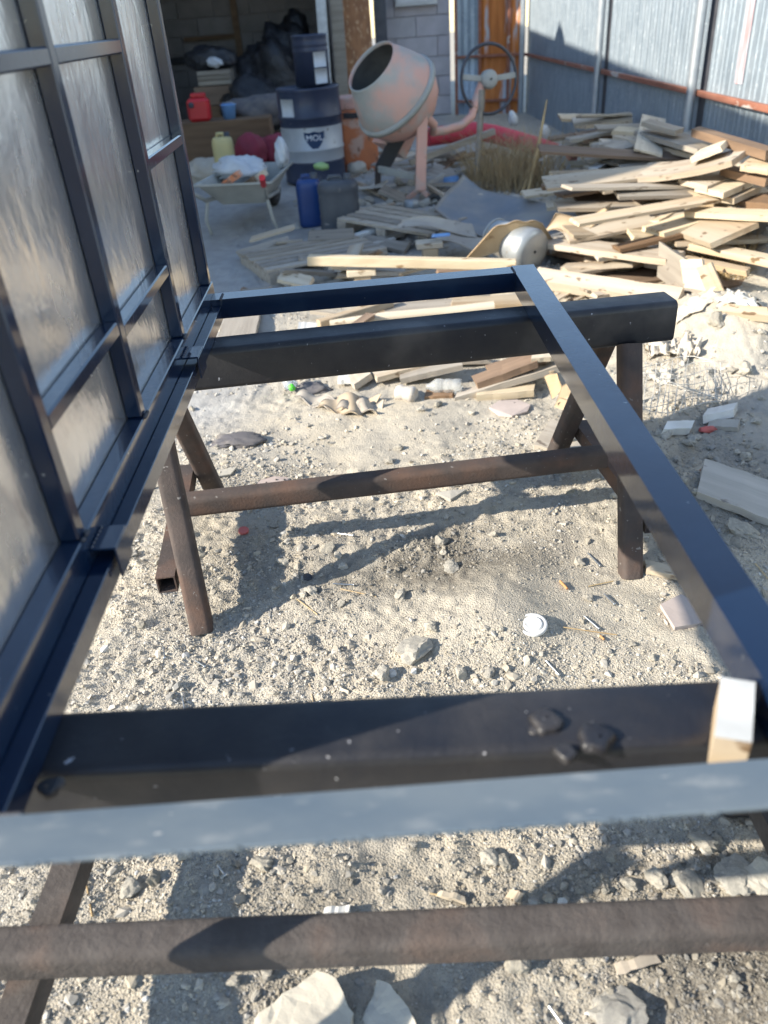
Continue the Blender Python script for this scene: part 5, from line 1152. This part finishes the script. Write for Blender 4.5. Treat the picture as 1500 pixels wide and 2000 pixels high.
cmesh = stone_mesh(21, .45, 'conc'); cmesh2 = stone_mesh(22, .5, 'conc')
SG = 'loose stones on the sandy ground'
def stone(px, py, s_, label=None, me=None, k=0, grp=SG, sink=.3):
    w = s_ / 1531 * 1.0; p = G(px, py); dist = np.linalg.norm(p - CO); r = s_ * dist / 1531 / 2
    o = bpy.data.objects.new('stone', me or smeshes[k % len(smeshes)]); C.objects.link(o); o.location = (p[0], p[1], tz(p[0], p[1]) + r * sink); o.scale = (r, r * random.uniform(.8, 1.1), r)
    o.rotation_euler = (random.uniform(-.3, .3), random.uniform(-.3, .3), random.uniform(0, 6.28))
    return tag(o, label or 'small weathered stone lying loose on the sandy ground', 'stone', grp)
special = [(815, 1275, 82, 'big flat grey concrete lump before the near trestle beam', cmesh), (748, 1322, 44, 'pale angular stone left of the flat concrete lump', None), (783, 1165, 32, 'rounded grey stone above the flat concrete lump', None), (640, 1075, 34, 'dark grey stone just beside the trestle shadow', None), (553, 1100, 26, 'tan stone within the shadow strip', None),
           (860, 1060, 34, 'dark clod on the dark soil patch', None), (880, 1110, 34, 'whitish clod at the right of the dark soil', cmesh2), (985, 1690, 36, 'pale round stone between the near bars', None), (955, 1680, 42, 'grey stone in front of the near bar', None), (265, 1388, 30, 'cream pebble by itself near the left bar', None),
           (1370, 1652, 52, 'sunlit rough stone at the right between the near bars', None), (1345, 1740, 60, 'flat beige stone above the right end of the near stretcher', cmesh), (1440, 1720, 70, 'broad beige stone at the right edge between the near bars', cmesh2), (1230, 1730, 36, 'small beige stone near the shadow band', None), (1280, 1720, 44, 'beige stone right of the shadow band', None),
           (255, 1738, 46, 'brown clod behind the near stretcher', None), (300, 1720, 30, 'pale stone beside the brown clod', None), (512, 1690, 44, 'dark flat stone in front of the near bar', None),
           (1300, 1075, 36, 'beige stone by the right trestle foot', None), (1130, 1100, 30, 'grey stone left of the right trestle foot', None), (1150, 1170, 28, 'tan stone near the right trestle foot', None), (1450, 1040, 60, 'big grey stone right of the frame in shade', cmesh2), (1110, 860, 50, 'flat pale stone by the grey board piece', cmesh), (1015, 765, 40, 'pale stone behind the broken tile', None), (1130, 790, 40, 'grey stone by the burst cardboard box', None), (335, 1345, 22, 'tiny grey stone near the left bar', None), (390, 1085, 26, 'grey stone right of the left trestle leg', None), (1210, 1990, 90, 'grey stone in the dark gravel at the bottom', cmesh2), (1010, 1890, 46, 'beige lump below the near stretcher', None), (840, 1225, 28, 'small stone just above the flat concrete lump', None), (900, 1320, 36, 'pale stone right of the flat concrete lump', None), (955, 1318, 30, 'second pale stone right of the flat concrete lump', None)]
def slab(label, pts, t, lean):
    w = [G(*p) for p in pts]; n = len(w); v = []
    for (p, l) in zip(w, lean): v.append(p + np.array([0, 0, l]))
    lo = [p - np.array([0, 0, t]) + rng.normal(0, .002, 3) for p in v]; f = [tuple(range(n)), tuple(range(n, 2 * n))[::-1]] + [(i, n + i, n + (i + 1) % n, (i + 1) % n) for i in range(n)]
    if np.cross(v[1] - v[0], v[2] - v[0])[2] < 0: f = [q[::-1] for q in f]
    o = MB().add(v + lo, f).build('concrete_slab', M['conc'])
    bm = bmesh.new(); bm.from_mesh(o.data); bmesh.ops.triangulate(bm, faces=bm.faces); bmesh.ops.subdivide_edges(bm, edges=bm.edges, cuts=4, use_grid_fill=True); bm.normal_update()
    for q_ in bm.verts:
        c_ = q_.co; q_.co = c_ + q_.normal * (.010 * float(fbm(np.array([c_.x * 30 + c_.z * 20]), np.array([c_.y * 30]), 1, 4, 91)[0]) - .002)
    bm.to_mesh(o.data); bm.free(); return tag(o, label, 'concrete piece', kind='thing')
slab('flat angular concrete slab at the bottom edge, left one of two', [(500, 2005), (560, 1965), (625, 1920), (660, 1940), (692, 2000), (670, 2060), (520, 2070)], .035, (.02, .03, .045, .045, .035, .02, .02))
slab('flat angular concrete slab at the bottom edge, right one of two', [(705, 2000), (738, 1932), (765, 1945), (800, 1985), (832, 2040), (760, 2070)], .03, (.015, .04, .04, .03, .02, .01))
slab('broken concrete flake by the near trestle right of the slabs', [(1440, 1705), (1475, 1690), (1520, 1720), (1500, 1750), (1455, 1745)], .02, (.02, .03, .03, .02, .02))
for i, (px, py, s_, lab, me_) in enumerate(special): stone(px, py, s_, lab, me_, i, None)
n = 0
while n < 170:
    px, py = rng.uniform(120, 1480), rng.uniform(760, 1990)
    if rng.uniform() > (0.35 + .65 * (px / 1500)) or abs(px - 1040) + abs(py - 1220) < 70: continue
    s_ = float(rng.lognormal(math.log(15), .35)); stone(px, py, min(s_, 36), k=n); n += 1
n = 0
while n < 70:
    px, py = rng.uniform(1230, 1500), rng.uniform(610, 1010); s_ = float(rng.lognormal(math.log(16), .4)); stone(px, py, min(s_, 40), k=n, label='pale chip of rubble on the ground right of the frame', grp='rubble chips right of the frame'); n += 1

n = 0
while n < 60:
    px, py = rng.uniform(690, 900), rng.uniform(300, 425)
    stone(px, py, float(rng.uniform(9, 30)), k=n, label='grey rubble lump in the scrap under the cement mixer', grp='rubble lumps under the cement mixer'); n += 1
for k in range(46):
    px, py = rng.uniform(690, 960), rng.uniform(310, 440)
    if k > 30: px, py = rng.uniform(490, 780), rng.uniform(445, 560)
    p = P(px, py, 2, .0); a = rng.normal(0, .7); L = rng.uniform(.12, .6); w = rng.uniform(.02, .10); zz = tz(p[0], p[1], False) + rng.uniform(.02, .10)
    u = np.array([math.cos(a), math.sin(a), rng.normal(0, .16)]); vv2 = np.array([-u[1], u[0], rng.normal(0, .2)]); m_ = ['grey_wood', 'brown_wood', 'grey_wood', 'wood', 'pale_grey_wood'][k % 5]
    plank3(np.array([p[0], p[1], zz]) - u * L / 2, np.array([p[0], p[1], zz]) + u * L / 2, np.array([p[0], p[1], zz]) + u * (L / 2 + rng.uniform(-.02, .02)) + vv2 * w, rng.uniform(.008, .03), m_,
           {'grey_wood': 'grey scrap board', 'brown_wood': 'dark brown scrap board', 'wood': 'tan scrap board', 'pale_grey_wood': 'pale grey scrap board'}[m_] + (' in the jumble under the cement mixer' if k <= 30 else ' lying about the flat pallet'), 'wood scrap', 'scrap boards between mixer and pallets', 'wood_scrap', 0, .02)
# ------------------------------------------------------------------ gravel
def gravel(n, xr, yr, smin, smax, name, label, oct_=False, seed=0):
    r_ = np.random.default_rng(seed)
    x = r_.uniform(*xr, n); y = r_.uniform(*yr, n)
    sd_, _ = soil(x, y)
    keep = r_.uniform(0, 1, n) < np.clip(.50 + 1.9 * fbm(x, y, 2.3, 3, 77) + .35 * sd_ + .25 * sm(.1, .7, x) + .35 * (1 - sm(.9, 1.3, y)), .06, 1)
    x, y, sd_ = x[keep], y[keep], sd_[keep]; n = len(x)
    s_ = np.clip(np.exp(r_.normal(math.log(smin * 1.35), .50, n)), smin * .6, smax)
    z = terrain(x, y)
    t = (1 + 5 ** .5) / 2
    iv = np.array([(-1, t, 0), (1, t, 0), (-1, -t, 0), (1, -t, 0), (0, -1, t), (0, 1, t), (0, -1, -t), (0, 1, -t), (t, 0, -1), (t, 0, 1), (-t, 0, -1), (-t, 0, 1)], float); iv /= np.linalg.norm(iv[0])
    fi = np.array([(0, 11, 5), (0, 5, 1), (0, 1, 7), (0, 7, 10), (0, 10, 11), (1, 5, 9), (5, 11, 4), (11, 10, 2), (10, 7, 6), (7, 1, 8), (3, 9, 4), (3, 4, 2), (3, 2, 6), (3, 6, 8), (3, 8, 9), (4, 9, 5), (2, 4, 11), (6, 2, 10), (8, 6, 7), (9, 8, 1)])
    if oct_:
        iv = np.array([(1, 0, 0), (-1, 0, 0), (0, 1, 0), (0, -1, 0), (0, 0, 1), (0, 0, -1)], float); fi = np.array([(0, 2, 4), (2, 1, 4), (1, 3, 4), (3, 0, 4), (2, 0, 5), (1, 2, 5), (3, 1, 5), (0, 3, 5)])
    nv_ = len(iv)
    v = iv[None] + r_.uniform(-.34, .34, (n, nv_, 3))
    v = v * (np.stack([r_.uniform(.8, 1.5, n), r_.uniform(.7, 1.1, n), r_.uniform(.4, .8, n)], -1))[:, None]
    th = r_.uniform(0, 6.28, n); tl = r_.normal(0, .35, n)
    c_, s__ = np.cos(tl)[:, None], np.sin(tl)[:, None]; X_ = v[..., 0] * c_ - v[..., 2] * s__; Z_ = v[..., 0] * s__ + v[..., 2] * c_; v[..., 0], v[..., 2] = X_, Z_
    c_, s__ = np.cos(th)[:, None], np.sin(th)[:, None]; X_ = v[..., 0] * c_ - v[..., 1] * s__; Y_ = v[..., 0] * s__ + v[..., 1] * c_; v[..., 0], v[..., 1] = X_, Y_
    v = v * (s_ / 2)[:, None, None]; v[..., 0] += x[:, None]; v[..., 1] += y[:, None]; v[..., 2] += (z + s_ * .10)[:, None]
    f = fi[None] + (np.arange(n) * nv_)[:, None, None]
    me = bpy.data.meshes.new(name); raw_mesh(me, v.reshape(-1, 3), f.reshape(-1, 3), False)
    br = np.clip(r_.normal(1, .15, n), .5, 1.4) * (1 - .42 * sd_)
    wm = r_.uniform(0, 1, n)
    base = np.array([.50, .44, .345])[None] * (1 - wm[:, None]) + np.array([.43, .41, .375])[None] * wm[:, None]
    wht = r_.uniform(0, 1, n) < .035; base[wht] = (.62, .60, .56)
    col = np.concatenate([np.clip(base * br[:, None], .03, .75), np.ones((n, 1))], 1)
    ca = me.attributes.new('tone', 'FLOAT_COLOR', 'POINT'); ca.data.foreach_set('color', np.repeat(col, nv_, 0).astype(np.float32).ravel())
    me.materials.append(M['gravel']); o = bpy.data.objects.new(name, me); C.objects.link(o); return tag(o, label, kind='stuff')
gravel(270000, (-.95, 1.3), (.30, 2.6), .0026, .013, 'gravel', 'fine gravel and grit strewn over the sandy ground', True, seed=1)
gravel(9000, (-.95, 1.4), (.30, 2.9), .0075, .024, 'gravel', 'coarser pebbles strewn over the sandy ground', seed=2)
gravel(12000, (-1.0, 2.4), (2.5, 4.6), .006, .03, 'gravel', 'rubble and grit on the ground beyond the trestles', seed=3)
gravel(2600, (-.6, 2.3), (4.4, 9.0), .015, .07, 'rubble', 'small rubble scattered around the scrap and mixer', seed=4)
